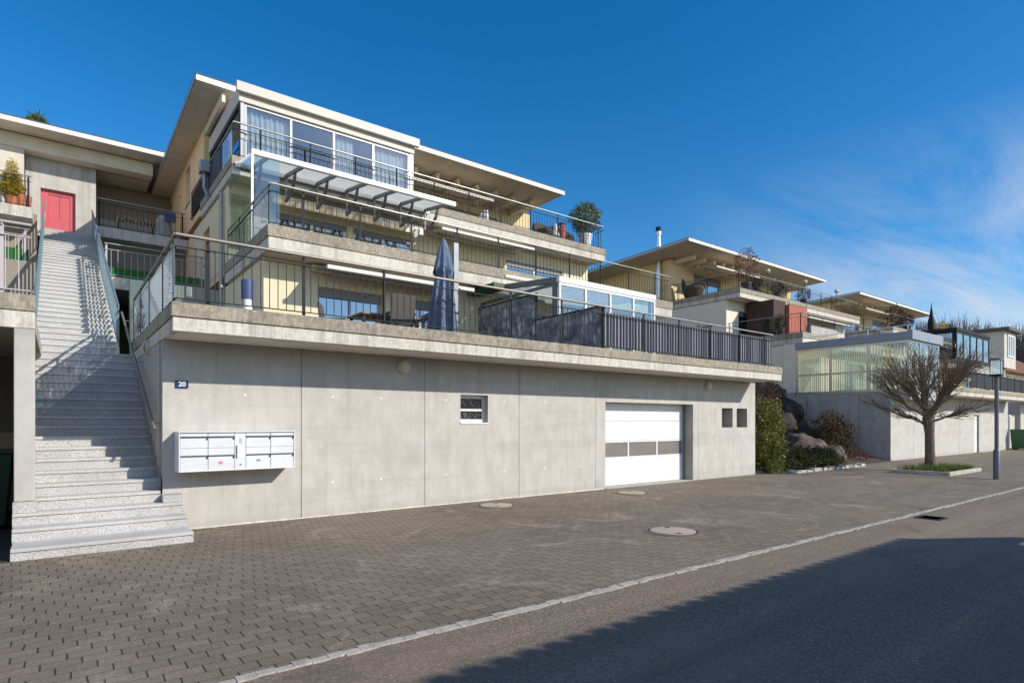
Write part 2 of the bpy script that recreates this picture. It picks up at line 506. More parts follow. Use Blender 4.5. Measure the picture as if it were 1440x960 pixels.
def mk_grass():
    t = NT('rough grass ground'); v = t.coord()
    c = t.ramp(t.noise(v, 1.7, 6, .7), [(.3, (.045,.05,.02)), (.55, (.075,.085,.03)), (.75, (.13,.11,.06))])
    return t.fin(c, .95, 0, t.bump(t.noise(v, 30, 4), .8, .04), .2)
M['grass'] = mk_grass()

def mk_rock(name, k=1.0):
    t = NT(name); v = t.coord()
    n = t.noise(v, 2.2, 8, .65, .6)
    c = t.ramp(n, [(.3, (.07*k,.05*k,.04*k)), (.45, (.17*k,.13*k,.11*k)), (.58, (.26*k,.21*k,.18*k)), (.72, (.42*k,.37*k,.32*k))])
    return t.fin(c, .92, 0, t.bump(t.noise(v, 7, 9, .75), 1.0, .16), .25)
M['rock'] = mk_rock('boulder stone', .72); M['shade_rock'] = mk_rock('slope rock in painted shade', .38)  # slope rocks: same stone, their shade darkened into the colour

def mk_slate():
    t = NT('dark stone print panel'); v = t.coord()
    n = t.noise(v, 3.2, 7, .7, 1.2); q = t.voro(v, 4.2)
    c = t.ramp(n, [(.34, (.06,.06,.07)), (.46, (.21,.21,.23)), (.56, (.43,.42,.43)), (.68, (.62,.61,.60))])
    c = t.mix(t.ramp(q, [(.35, 0), (.7, .6)]), c, (.06,.06,.07))
    return t.fin(c, .75, 0, None, .3)
M['slate'] = mk_slate()

def mk_canvas():
    t = NT('blue grey umbrella canvas'); v = t.coord()
    n = t.noise(v, 6, 4)
    c = t.mix(t.ramp(n, [(.35, 0), (.65, 1)]), (.095,.13,.20), (.155,.195,.275))
    return t.fin(c, .9, 0, t.bump(t.noise(v, 220, 2), .3, .002), .2)
M['canvas'] = mk_canvas()

def mk_bark(name, a, b):
    t = NT(name); v = t.coord((1,1,.3))
    n = t.noise(v, 24, 6, .7)
    return t.fin(t.ramp(n, [(.3, a), (.7, b)]), .95, 0, t.bump(n, .9, .02), .2)
M['bark'] = mk_bark('bark', (.085,.066,.050), (.27,.21,.16))
M['twig'] = mk_bark('twig bark', (.10,.075,.055), (.25,.185,.135))
M['far_twig'] = mk_bark('distant twig', (.12,.105,.11), (.20,.175,.17))  # paler, greyer bark: distance haze put into the colour

def mk_tiles(name, a, b):
    t = NT(name); v = t.coord()
    s = t.sep(v)
    w = t.node('ShaderNodeTexWave'); w.wave_type = 'BANDS'; w.bands_direction = 'X'
    t.l.new(v, w.inputs['Vector']); w.inputs['Scale'].default_value = 1.6
    n = t.noise(v, 5, 5)
    c = t.mix(t.ramp(n, [(.3, 0), (.7, 1)]), a, b)
    c = t.mix(t.ramp(w.outputs['Fac'], [(.0, .5), (.35, 0)]), c, tuple(x*.4 for x in a))
    return t.fin(c, .9, 0, t.bump(w.outputs['Fac'], .8, .05), .2)
M['roof_tiles'] = mk_tiles('clay roof tiles', (.17,.085,.05), (.30,.16,.095))

def mk_stripe():
    t = NT('striped awning cloth'); v = t.coord()
    s = t.sep(v); f = t.math('FRACT', t.math('MULTIPLY', s[0], 3.6))
    c = t.mix(t.ramp(f, [(.48, 0), (.52, 1)]), (.80,.58,.32), (.84,.80,.70))
    return t.fin(c, .85)
M['stripe'] = mk_stripe()

M['laurel'] = leafmat('laurel leaves', (.075,.10,.02), (.19,.22,.045), (.42,.37,.09), .3)
M['juniper'] = leafmat('juniper needles', (.025,.034,.01), (.07,.085,.022), (.14,.13,.035), .6)
M['drybush'] = leafmat('half dry shrub leaves', (.06,.042,.022), (.115,.08,.038), (.17,.11,.055), .7)
M['redbush'] = leafmat('red brown winter shrub', (.05,.022,.018), (.10,.045,.032), (.14,.08,.05), .7)
M['conifer'] = leafmat('dwarf conifer', (.34,.25,.02), (.62,.46,.04), (.8,.6,.08), .6)
M['dark_conifer'] = leafmat('dark conifer', (.01,.02,.008), (.022,.042,.014), (.05,.075,.02), .6)
M['ball_leaf'] = leafmat('round tree leaves', (.06,.09,.015), (.16,.20,.035), (.34,.31,.07), .4)
M['red_leaf'] = leafmat('red maple leaves', (.14,.04,.025), (.22,.07,.04), (.26,.13,.07), .6)
M['grass_blade'] = leafmat('grass blades', (.06,.11,.012), (.13,.21,.03), (.24,.28,.06), .6)
M['soil'] = plain('garden soil', (.075,.06,.045), .95, var=.4, scale=6, bump=.8, bscale=30)
M['grey_mast'] = plain('grey mast paint', (.22,.23,.24), .45, .3)
M['number_soft'] = plain('soft blue plastic', (.06,.085,.20), .5)
M['dark_pot'] = plain('dark glazed pot', (.03,.03,.035), .4)
M['lamp_grey'] = plain('street lamp grey paint', (.12,.13,.15), .45, .3)
M['lantern'] = glass('lantern glass', (.85,.9,.92), .15, .2)
M['drum'] = plain('reddish wood', (.36,.19,.09), .8, var=.3, scale=10)
M['blue_beam'] = plain('blue grey beam paint', (.27,.31,.36), .5, .2, var=.1)
M['navy'] = plain('navy panel', (.012,.018,.035), .5)
M['bracket'] = plain('bracket grey', (.16,.165,.17), .5, .2)
M['dark_niche'] = plain('dark niche', (.06,.03,.025), .8)
M['white_render'] = stuccomat('off white render', (.78,.72,.60))
# ------------------------------------------------------------------ camera
F = 836/1440
cam = bpy.data.cameras.new('camera'); camo = bpy.data.objects.new('camera', cam); col.objects.link(camo)
cam.sensor_width = 36; cam.lens = 36*F; cam.shift_y = (594-480)/1440
cam.clip_start = .1; cam.clip_end = 4000
fwd = Vector((.608, .794, 0)).normalized()
camo.location = (0, 0, 1.7)
camo.rotation_euler = (R(90), 0, -math.atan2(fwd.x, fwd.y))
scene.camera = camo

# ------------------------------------------------------------------ light
SUN = Vector((.62, -1, .66)).normalized()
w = bpy.data.worlds.new('World'); scene.world = w; w.use_nodes = True
wn_, wl = w.node_tree.nodes, w.node_tree.links
bg = wn_['Background']; sky = wn_.new('ShaderNodeTexSky'); sky.sky_type = 'NISHITA'
sky.sun_disc = False; sky.sun_elevation = math.asin(SUN.z); sky.sun_rotation = math.atan2(SUN.x, SUN.y)
sky.altitude = 400; sky.air_density = 1.0; sky.dust_density = .35; sky.ozone_density = 3.0
hs = wn_.new('ShaderNodeHueSaturation'); hs.inputs['Saturation'].default_value = 1.38; hs.inputs['Value'].default_value = 1.08
wl.new(sky.outputs[0], hs.inputs['Color'])
# thin cirrus low in the eastern sky
tc = wn_.new('ShaderNodeTexCoord')
sp = wn_.new('ShaderNodeSeparateXYZ'); wl.new(tc.outputs['Generated'], sp.inputs[0])
def wm(op, a, b=0., c=0.):
    nd = wn_.new('ShaderNodeMath'); nd.operation = op
    for k, x in enumerate((a, b, c)):
        if hasattr(x, 'links'): wl.new(x, nd.inputs[k])
        else: nd.inputs[k].default_value = x
    return nd.outputs[0]
def wr(fac, stops):
    nd = wn_.new('ShaderNodeValToRGB'); e = nd.color_ramp.elements
    while len(e) < len(stops): e.new(.5)
    for el, (p, c) in zip(e, stops): el.position = p; el.color = (c, c, c, 1)
    wl.new(fac, nd.inputs[0]); return nd.outputs[0]
zz = wm('MAXIMUM', sp.outputs[2], .03)
px = wm('DIVIDE', sp.outputs[0], wm('ADD', zz, .12)); py = wm('DIVIDE', sp.outputs[1], wm('ADD', zz, .12))
cb = wn_.new('ShaderNodeCombineXYZ'); wl.new(wm('MULTIPLY', px, .55), cb.inputs[0]); wl.new(wm('MULTIPLY', py, 1.9), cb.inputs[1])
cn = wn_.new('ShaderNodeTexNoise'); wl.new(cb.outputs[0], cn.inputs['Vector'])
cn.inputs['Scale'].default_value = .9; cn.inputs['Detail'].default_value = 9; cn.inputs['Roughness'].default_value = .62; cn.inputs['Distortion'].default_value = .7
cl = wr(cn.outputs['Fac'], [(.37, 0), (.66, 1)])
east = wr(wm('DIVIDE', sp.outputs[0], wm('MAXIMUM', wm('ADD', sp.outputs[0], wm('ABSOLUTE', sp.outputs[1])), .01)), [(.56, 0), (.78, 1)])
low = wr(sp.outputs[2], [(.02, .85), (.2, 1), (.40, .0)])
cf = wm('MULTIPLY', wm('MULTIPLY', cl, east), wm('MULTIPLY', low, .95))
mx = wn_.new('ShaderNodeMix'); mx.data_type = 'RGBA'
wl.new(cf, mx.inputs[0]); wl.new(hs.outputs[0], mx.inputs[6]); mx.inputs[7].default_value = (4.6, 4.9, 5.5, 1)
# warm fill glow added to the unseen western sky, lifts the shaded walls
west_fill = wm('MULTIPLY_ADD', sp.outputs[0], -.9, wm('MULTIPLY', sp.outputs[1], -.43))
hf = wm('MULTIPLY', wr(west_fill, [(.05, 0), (.85, 1)]), wr(sp.outputs[2], [(-.05, 1), (.95, .25)]))
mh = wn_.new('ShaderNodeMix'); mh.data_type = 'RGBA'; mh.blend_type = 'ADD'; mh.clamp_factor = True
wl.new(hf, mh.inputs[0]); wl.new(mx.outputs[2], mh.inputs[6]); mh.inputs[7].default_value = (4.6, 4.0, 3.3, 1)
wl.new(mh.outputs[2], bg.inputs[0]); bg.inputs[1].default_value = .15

sl = bpy.data.lights.new('sun', 'SUN'); slo = bpy.data.objects.new('sun', sl); col.objects.link(slo)
sl.energy = 4.7; sl.angle = R(.5); sl.color = (1, .935, .835)
slo.rotation_euler = (-SUN).to_track_quat('-Z', 'Y').to_euler(); slo.location = (20, -30, 30)
scene.view_settings.view_transform = 'Standard'; scene.view_settings.look = 'None'; scene.view_settings.exposure = 0
scene.render.engine = 'CYCLES'

# ------------------------------------------------------------------ ground
def sheet(name, x0, x1, y0, y1, z, m, n=1):
    mb = MB(); mb.quad((x0,y0,z),(x1,y0,z),(x1,y1,z),(x0,y1,z))
    return tag(mb.build(name, M[m]), kind='structure')
def hz(x, y):
    """height of the slope behind the terraces"""
    t = min(max((y-16)/14, 0), 1)
    h = 9.2*t*t*(3-2*t)
    if y > 34: h += (y-34)*.06
    return h
def terrain():
    mb = MB()
    xs = [-900, -300, -120, -60] + [-40+4*i for i in range(46)] + [160, 220, 320, 600, 1500]
    ys = [-900, -200, -60, -20, 0, 10, 15.9] + [16+1.5*i for i in range(13)] + [40, 60, 90, 140, 220, 400, 900, 1500]
    for j, y in enumerate(ys):
        for i, x in enumerate(xs):
            b = max(0, min(1, (x-100)/60))
            mb.v.append((x, y, hz(x, y)*(1-.35*b) if y < 220 else min(hz(x, y), 24)*.8 - (y-220)*.004))
    W = len(xs)
    for j in range(len(ys)-1):
        for i in range(W-1):
            mb.f.append((j*W+i, j*W+i+1, (j+1)*W+i+1, (j+1)*W+i)); mb.m.append(0)
    return tag(mb.build('hillside', M['grass'], smooth=True), kind='structure')
terrain()
sheet('road', -400, 600, -1.5, 4.2, .006, 'asphalt')
sheet('forecourt', -.42, 140, 4.2, 15.9, .010, 'pavers')
sheet('forecourt', -60, -.42, 4.2, 9.42, .010, 'pavers')
sheet('driveway', -14, -.42, 9.42, 16.5, .012, 'dark_asphalt')

def kerb():
    mb = MB(); x = -30.0; rnd = random.Random(3)
    while x < 150:
        L = rnd.uniform(.7, 1.0) if x < 40 else 4
        y0 = 4.165 + rnd.uniform(-.008, .008); y1 = 4.24 + rnd.uniform(-.012, .012); h = .018 + rnd.uniform(-.002, .002)
        n = max(2, int(L/.12)) if x < 40 else 1
        for k in range(n):                       # ragged edges
            a = x + L*k/n; b = x + L*(k+1)/n - (.004 if k == n-1 else 0)
            mb.box(a, b, y0+rnd.uniform(-.014,.014), y1+rnd.uniform(-.022,.022), 0, h+rnd.uniform(-.004,.003))
        x += L
    tag(mb.build('kerb_strip', M['kerb']), kind='structure')
kerb()

# manhole covers in the forecourt, drain grate in the road
def manhole(u, r, label):
    x, y = u
    t = thing('manhole_cover', (x, y, .01), label, 'manhole cover', 'manhole covers in the forecourt')
    a = MB(); a.lathe((x, y, .01), [(r+.07, 0), (r+.07, .006), (r+.005, .008), (r+.005, .002)], 40)
    a.build('ring', M['ring'], t, smooth=True)
    b = MB(); b.lathe((x, y, .01), [(r-.03, 0), (r-.03, .012), (r-.05, .014)], 40)
    b.build('lid', M['manhole'], t, smooth=True)
    c = MB(); c.lathe((x, y, .01), [(r+.003, 0.001), (r+.003, .005), (r-.028, .005)], 40)
    c.build('rim', M['dark_steel'], t)
    for k in (0, 1):
        an = 1.0 + k*math.pi
        d = MB(); d.box(x+(r-.12)*math.cos(an)-.05, x+(r-.12)*math.cos(an)+.05, y+(r-.12)*math.sin(an)-.025, y+(r-.12)*math.sin(an)+.025, .0245, .027)
        d.build('lifting_slot', M['dark_steel'], t)
M['manhole'] = concrete('manhole lid concrete', (.46,.38,.29), (.33,.27,.21), (.48,.40,.31), 0)
M['ring'] = plain('manhole ring', (.17,.145,.12), .8)
manhole((7.13, 9.84), .36, 'pale round manhole cover close to the wall under the small window')
manhole((10.98, 9.60), .36, 'pale round manhole cover in front of the white garage door')
manhole((7.62, 5.83), .38, 'pale round manhole cover in mid forecourt, nearest to the kerb')
t = thing('drain_grate', (12.4, 3.82, .006), 'dark iron drain grate in the asphalt beside the kerb', 'drain grate')
a = MB()
for k in range(5): a.box(12.18+.07*k, 12.215+.07*k, 3.72, 4.0, .007, .016)
a.build('grate_bars', M['dark_steel'], t)
for (x0,x1,y0,y1) in ((12.12,12.17,3.66,4.06),(12.505,12.555,3.66,4.06),(12.171,12.504,3.66,3.71),(12.171,12.504,4.01,4.06)): a.box(x0,x1,y0,y1,.007,.018)
a.build('grate_frame', M['dark_steel'], t)
a = MB(); a.quad((12.171,3.711,.0065),(12.504,3.711,.0065),(12.504,4.009,.0065),(12.171,4.009,.0065)); a.build('shaft', M['joint'], t)
t = thing('manhole_cover', (17.0, 2.9, .006), 'flat dark round manhole cover set in the road asphalt', 'manhole cover')
a = MB(); a.lathe((17.0, 2.9, .006), [(.40, 0), (.40, .006), (.37, .008)], 40); a.build('ring', M['dark_asphalt'], t)
b = MB(); b.lathe((17.0, 2.9, .006), [(.35, 0), (.35, .009), (.33, .0105)], 40); b.build('lid', M['asphalt'], t)
# ------------------------------------------------------------------ railings
def railing(parent, pts, z0, posts, h=1.0, name='railing', hand='rail_steel', bar='dark_steel', sp=.128, hand_r=.022,
            top_drop=.17, bottom=.06, thick=.011, post_w=.05, label=None, clad=None):
    """pts: polyline of (x, y); z0: top of the parapet; posts: distances along it"""
    mb = MB(); zt = z0+h-top_drop; zb = z0+bottom
    segs = []; L = 0
    for a, b in zip(pts[:-1], pts[1:]):
        a = Vector((*a, 0)); b = Vector((*b, 0)); l = (b-a).length
        segs.append((a, b, L, l)); L += l
        d = (b-a)/l
        mb.bar(a+Vector((0,0,zt)), b+Vector((0,0,zt)), .028, .014)
        mb.bar(a+Vector((0,0,zb)), b+Vector((0,0,zb)), .028, .014)
        n = max(1, int(l/sp))
        for k in range(1, n):
            p = a + d*(l*k/n)
            mb.bar(p+Vector((0,0,zb+.007)), p+Vector((0,0,zt-.007)), thick, thick, up=(d.x, d.y, 0))
    o = mb.build(name, M[bar], parent)
    if label: o['label'] = label
    hb = MB(); hb.tube([(p[0], p[1], z0+h) for p in pts], hand_r, 10)
    hb.build('handrail', M[hand], o, smooth=True)
    for s in posts:
        for a, b, s0, l in segs:
            if s0-1e-6 <= s <= s0+l+1e-6:
                d = (b-a)/l; p = a+d*(s-s0); nrm = Vector((-d.y, d.x, 0))*.022
                pb = MB()
                pb.bar(p+nrm+Vector((0,0,z0-.02)), p+nrm+Vector((0,0,z0+h-.03)), .014, post_w, up=(d.x, d.y, 0))
                pb.bar(p+Vector((0,0,z0+h-.05)), p+Vector((0,0,z0+h-.015)), .016, .016, up=(d.x, d.y, 0))
                pb.bar(p+nrm+Vector((0,0,z0-.018)), p+nrm+Vector((0,0,z0-.002)), .09, .11, up=(d.x, d.y, 0))
                pb.build('post', M[bar], o)
                break
    return o

# ------------------------------------------------------------------ windows
def window(parent, x0, x1, z0, z1, y, mull=(), trans=(), depth=.12, fw=.06, frame='white_pvc', pane='win', sill=True, shutter=0.0, name='window'):
    """window set `depth` behind the wall face y; mull: fractions of upright mullions"""
    yy = y+depth
    mb = MB()
    mb.box(x0, x0+fw, yy, yy+.07, z0, z1); mb.box(x1-fw, x1, yy, yy+.07, z0, z1)
    mb.box(x0+fw, x1-fw, yy, yy+.07, z0, z0+fw); mb.box(x0+fw, x1-fw, yy, yy+.07, z1-fw, z1)
    for m in mull:
        xm = x0+(x1-x0)*m; mb.box(xm-fw*.6, xm+fw*.6, yy+.004, yy+.066, z0+fw, z1-fw)
    for m in trans:
        zm = z0+(z1-z0)*m; mb.box(x0+fw, x1-fw, yy+.007, yy+.06, zm-fw*.35, zm+fw*.35)
    o = mb.build(name, M[frame], parent)
    pb = MB(); pb.box(x0+fw*.8, x1-fw*.8, yy+.03, yy+.04, z0+fw*.8, z1-fw*.8)
    pb.build('pane', M[pane], o)
    if shutter:
        sb = MB(); zs = z1-(z1-z0)*shutter; n = max(2, int((z1-zs)/.05))
        for k in range(n):
            a = zs+(z1-zs)*k/n; b = zs+(z1-zs)*(k+1)/n-.008
            sb.box(x0+.01, x1-.01, yy-.03, yy-.012, a, b)
        sb.build('roller_shutter', M['shutter'], o)
    if sill:
        b = MB(); b.box(x0-.02, x1+.02, y-.03, yy+.002, z0-.035, z0-.003); b.build('sill', M['grey_frame'], o)
    return o

def curtain(parent, x0, x1, z0, z1, y, m='curtain', amp=.03, wave=.14, axis='x', name='curtain'):
    n = max(8, int(abs(x1-x0)/.03)); mb = MB(); vs = []; ph = random.random()*6
    for k in range(n+1):
        x = x0+(x1-x0)*k/n
        o = amp*math.sin(x*2*math.pi/wave+ph)+amp*.5*math.sin(x*2*math.pi/(wave*1.7)+1)
        for z in (z0, z1):
            vs.append((x, y+o, z) if axis == 'x' else (y+o, x, z))
    mb.add(vs, [(2*k, 2*k+2, 2*k+3, 2*k+1) for k in range(n)])
    return mb.build(name, M[m], parent, smooth=True, recalc=False)

def slats(parent, a0, a1, z0, z1, c, m, axis='y', w=.11, name='slat_blind', tilt=35):
    """vertical slat blind"""
    mb = MB(); n = int((a1-a0)/(w*.93))
    for k in range(n):
        p = a0+(a1-a0)*(k+.5)/n; t = R(tilt+random.uniform(-8, 8)); dx = w/2*math.cos(t); dy = w/2*math.sin(t)
        if axis == 'y': mb.quad((c-dy, p-dx, z0), (c+dy, p+dx, z0), (c+dy, p+dx, z1), (c-dy, p-dx, z1))
        else: mb.quad((p-dx, c-dy, z0), (p+dx, c+dy, z0), (p+dx, c+dy, z1), (p-dx, c-dy, z1))
    return mb.build(name, M[m], parent, recalc=False)

def awning(parent, x0, x1, yw, yf, zw, zf, cloth='awning_white', arms=2, name='awning'):
    """folding arm awning: cassette on the wall, front bar, cloth, arms"""
    mb = MB(); mb.box(x0, x1, yw-.16, yw-.01, zw-.08, zw+.07)
    o = mb.build(name, M['awning_white'], parent, bevel=.015)
    b = MB(); b.box(x0+.03, x1-.03, yf-.05, yf+.03, zf-.05, zf+.05); b.build('front_bar', M['awning_white'], o, bevel=.012)
    if abs(yf-yw) > .3:
        c = MB(); c.quad((x0+.06, yw-.17, zw+.03), (x1-.06, yw-.17, zw+.03), (x1-.06, yf+.04, zf+.02), (x0+.06, yf+.04, zf+.02))
        c.build('cloth', M[cloth], o, recalc=False)
    for k in range(arms):
        xa = x0+(x1-x0)*(.12+.76*k/max(1, arms-1)); sg = 1 if k < arms/2 else -1
        e = MB(); ye = (yw+yf)/2; xe = xa+sg*(.45 if abs(yf-yw) < 1.2 else .25)
        e.bar((xa, yw-.17, zw-.05), (xe, ye, (zw+zf)/2-.05), .045, .06); e.bar((xe, ye, (zw+zf)/2-.05), (xa+sg*.05, yf+.05, zf-.03), .04, .05)
        e.build('arm', M['grey_frame'], o)
    return o

def slab(parent, name, x0, x1, y0, y1, zb, zt, left=True, right=True, label=None):
    """terrace slab with a weathered upstand above a pale edge band, shadow gap between"""
    zm = zb+(zt-zb)*.5
    a = MB(); a.box(x0+.02, x1-.02, y0+.022, y1, zb, zm-.012)
    o = a.build(name, [M['pale_band']], parent, bevel=.006)
    if label: o['label'] = label
    f = MB(); f.box(x0+.05, x1-.05, y0+.05, y1, zm-.0118, zm+.0); f.build('deck', M['joint'], o)
    b = MB()
    b.box(x0, x1, y0, y0+.22, zm+.0002, zt)
    if left: b.box(x0, x0+.22, y0+.2202, y1, zm+.0002, zt)
    if right: b.box(x1-.22, x1, y0+.2202, y1, zm+.0002, zt)
    b.build('parapet', M['rough_parapet'], o, bevel=.01)
    c = MB(); c.quad((x0+.1, y0+.06, zb-.003), (x1-.1, y0+.06, zb-.003), (x1-.1, y1, zb-.003), (x0+.1, y1, zb-.003))
    c.build('soffit', M['soffit'], o, recalc=False)
    return o

def flat_roof(parent, x0, x1, y0, y1, z, fall=.03, rafters=None, th=.13, fh=.16):
    zz = lambda y: z-(y-y0)*fall
    a = MB(); a.add([(x0,y0,zz(y0)-th),(x1,y0,zz(y0)-th),(x1,y1,zz(y1)-th),(x0,y1,zz(y1)-th),
                     (x0,y0,zz(y0)),(x1,y0,zz(y0)),(x1,y1,zz(y1)),(x0,y1,zz(y1))],
                    [(0,3,2,1),(4,5,6,7),(0,1,5,4),(1,2,6,5),(2,3,7,6),(3,0,4,7)])
    o = a.build('roof', M['roof_soffit'], parent)
    f = MB(); f.box(x0-.004, x1+.02, y0-.035, y0-.003, z-fh, z+.012); f.build('fascia', M['fascia'], o)
    e = MB()
    e.add([(x0-.03,y0-.05,zz(y0)+.004),(x1+.03,y0-.05,zz(y0)+.004),(x1+.03,y1,zz(y1)+.004),(x0-.03,y1,zz(y1)+.004),
           (x0-.03,y0-.05,zz(y0)+.035),(x1+.03,y0-.05,zz(y0)+.035),(x1+.03,y1,zz(y1)+.035),(x0-.03,y1,zz(y1)+.035)],
          [(0,3,2,1),(4,5,6,7),(0,1,5,4),(1,2,6,5),(2,3,7,6),(3,0,4,7)])
    e.build('covering', M['roof_edge'], o)
    s = MB(); s.add([(x0-.03,y0,zz(y0)-fh+.03),(x0-.03,y1,zz(y1)-fh+.03),(x0-.03,y1,zz(y1)+.003),(x0-.03,y0,zz(y0)+.003),
                     (x0-.004,y0,zz(y0)-fh+.03),(x0-.004,y1,zz(y1)-fh+.03),(x0-.004,y1,zz(y1)+.003),(x0-.004,y0,zz(y0)+.003)],
                    [(0,1,2,3),(7,6,5,4),(0,4,5,1),(1,5,6,2),(2,6,7,3),(3,7,4,0)])
    s.build('verge', M['grey_frame'], o)
    if rafters:
        rx0, rx1, ry0, ry1, step, zr = rafters
        x = rx0
        while x <= rx1:
            r = MB(); r.box(x-.07, x+.07, ry0, ry1, zr-.13, zr+.13); r.build('rafter', M['rafter'], o, bevel=.01)
            x += step
    return o

def pane_row(parent, x0, x1, n, z0, z1, y, frame='grey_frame', pane='clear', fw=.05, axis='x', trans=(), name='glazing'):
    """framed row of n panes; axis x faces -Y, axis y faces -X"""
    fr = MB(); gl = MB()
    def bx(mb, a, b, c0, c1, e, f):
        if axis == 'x': mb.box(a, b, c0, c1, e, f)
        else: mb.box(c0, c1, a, b, e, f)
    st = (x1-x0)/n
    for k in range(n+1):
        x = x0+st*k; a = max(x0, x-fw/2) if k else x0
        a = x0 if k == 0 else (x1-fw if k == n else x-fw/2)
        bx(fr, a, a+fw, y, y+.06, z0+fw, z1-fw)
    bx(fr, x0, x1, y, y+.06, z0, z0+fw); bx(fr, x0, x1, y, y+.06, z1-fw, z1)
    for t in trans:
        z = z0+(z1-z0)*t
        for k in range(n):
            a = x0+st*k+(fw if k == 0 else fw/2); b = x0+st*(k+1)-(fw if k == n-1 else fw/2)
            bx(fr, a, b, y+.004, y+.056, z-fw/2, z+fw/2)
    o = fr.build(name, M[frame], parent)
    zs = [z0+fw*.7] + [z0+(z1-z0)*t for t in trans] + [z1-fw*.7]
    for k in range(n):
        g = MB(); a = x0+st*k+fw*.4; b = x0+st*(k+1)-fw*.4
        c = y+.03
        if axis == 'x': g.quad((a,c,zs[0]),(b,c,zs[0]),(b,c,zs[-1]),(a,c,zs[-1]))
        else: g.quad((c,b,zs[0]),(c,a,zs[0]),(c,a,zs[-1]),(c,b,zs[-1]))
        g.build('pane', M[pane], o, recalc=False)
    return o

def walls(parent, name, x0, x1, y, y1, z0, z1, holes, front, side, th=.3, side_holes=(), right=True):
    a = MB(); a.wall(x0, x1, z0, z1, y, y+th, holes); o = a.build(name, M[front], parent)
    b = MB(); b.wall(y+th+.001, y1, z0, z1, x0, x0+th, side_holes, axis='y')
    b.build('side_wall', M[side], parent)
    if right:
        c = MB(); c.box(x1-th, x1, y+th+.001, y1, z0, z1); c.build('side_wall', M[side], parent)
    d = MB(); d.quad((x0+th, y+1.6, z0), (x1-th, y+1.6, z0), (x1-th, y+1.6, z1), (x0+th, y+1.6, z1)); d.build('inner_wall', M['interior'], parent, recalc=False)
    return o
# ================================================================== the main terraced house
H = thing('terraced_house', (1.3, 10.6, 0), 'large stepped apartment house in front, cream terraces over a concrete wall with white garage door', 'house', 'stepped terraced houses')
WY = 10.6
holes = [(11.12, 14.8, -.1, 2.23), (6.75, 7.46, 1.70, 2.29), (16.25, 16.84, 1.55, 2.15), (17.06, 17.66, 1.55, 2.15)]
joints = [3.43, 5.9, 8.32, 10.77, 15.06]
jh = [(x-.006, x+.006, -.1, 3.1) for x in joints[:-1]] + [(15.054, 15.066, -.1, 3.1)]
a = MB(); a.wall(1.30, 18.13, .0, 2.99, WY, WY+.022, holes+jh)
for (x, z) in [(2.5,2.16),(4.0,2.17),(4.95,2.17),(6.4,2.17),(4.0,.62),(4.95,.62),(6.4,.63),(7.9,.62),(7.9,2.17),(9.1,.63),(10.2,.63),(9.1,2.18),(16.0,.7),(12.0,2.5)]:
    if not (11.1 < x < 14.8 and z < 2.3): a.disc_y((x, z), .022, WY-.002, WY+.004, 12, 1)
gw = a.build('garage_wall', [M['wall_concrete'], M['plug']], H)
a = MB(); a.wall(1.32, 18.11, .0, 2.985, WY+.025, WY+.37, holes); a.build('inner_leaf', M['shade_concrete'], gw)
a = MB(); a.box(1.30, 1.60, WY+.372, 16.2, 0, 2.985)
a.build('stair_wall', M['wall_concrete'], H)
a = MB(); a.box(17.85, 18.13, WY+.372, 15, 0, 2.99); a.build('end_wall', M['wall_concrete'], H)
a = MB(); a.quad((1.7, 12.2, 0), (17.8, 12.2, 0), (17.8, 12.2, 2.98), (1.7, 12.2, 2.98)); a.build('inner_wall', M['interior'], H, recalc=False)
# efflorescence / mortar line at the foot of the wall
a = MB(); rnd = random.Random(5); n = 120; vs = []
for k in range(n+1):
    x = 1.62+9.4*k/n; w_ = .012+.035*abs(mnoise.noise(Vector((x*2.2, 0, 0))))+.01*rnd.random(); h_ = .014+.02*abs(mnoise.noise(Vector((x*1.7, 5, 0))))
    vs += [(x, WY-w_, .0105), (x, WY-w_*.5, .012+h_*.5), (x, WY-.0005, .012+h_)]
a.add(vs, [f for k in range(n) for f in ((3*k, 3*k+3, 3*k+4, 3*k+1), (3*k+1, 3*k+4, 3*k+5, 3*k+2))])
a.build('mortar_fillet', M['pale_band'], H)

# garage door: four sections, three panes
GX0, GX1, GY = 11.12, 14.8, WY+.33
gd = MB()
for (z0, z1) in [(.03, .74), (1.215, 1.745), (1.753, 2.225)]:
    gd.box(GX0+.03, GX1-.03, GY, GY+.04, z0, z1)
door = gd.build('garage_door', M['garage_white'], H, bevel=.004)
fr = MB()
st = (GX1-GX0-.06)/3
fr.box(GX0+.03, GX1-.03, GY-.003, GY+.037, .746, .785); fr.box(GX0+.03, GX1-.03, GY-.003, GY+.037, 1.17, 1.209)
for k in range(4):
    x = GX0+.03+st*k-.025; x = min(max(x, GX0+.03), GX1-.08)
    fr.box(x, x+.05, GY-.003, GY+.037, .7851, 1.1699)
fr.build('pane_frame', M['garage_white'], door)
for k in range(3):
    p = MB(); p.box(GX0+.03+st*k+.03, GX0+.03+st*(k+1)-.03, GY+.012, GY+.022, .785, 1.17); p.build('door_pane', M['garage_pane'], door)
p = MB(); p.box(GX0+.03, GX1-.03, GY-.006, GY+.03, .012, .03); p.build('rubber_seal', M['black_plastic'], door)
p = MB(); p.box(GX1-.07, GX1-.032, GY-.03, GY-.004, .03, 2.2); p.build('guide_rail', M['blue_steel'], door)
p = MB(); p.box(GX1-.2, GX1-.17, GY-.012, GY-.001, 1.82, 1.86); p.build('lock', M['dark_steel'], door)
a = MB(); a.box(GX0+.003, GX1-.003, WY-.06, WY+.38, .011, .026); a.build('threshold', M['wall_concrete'], H)

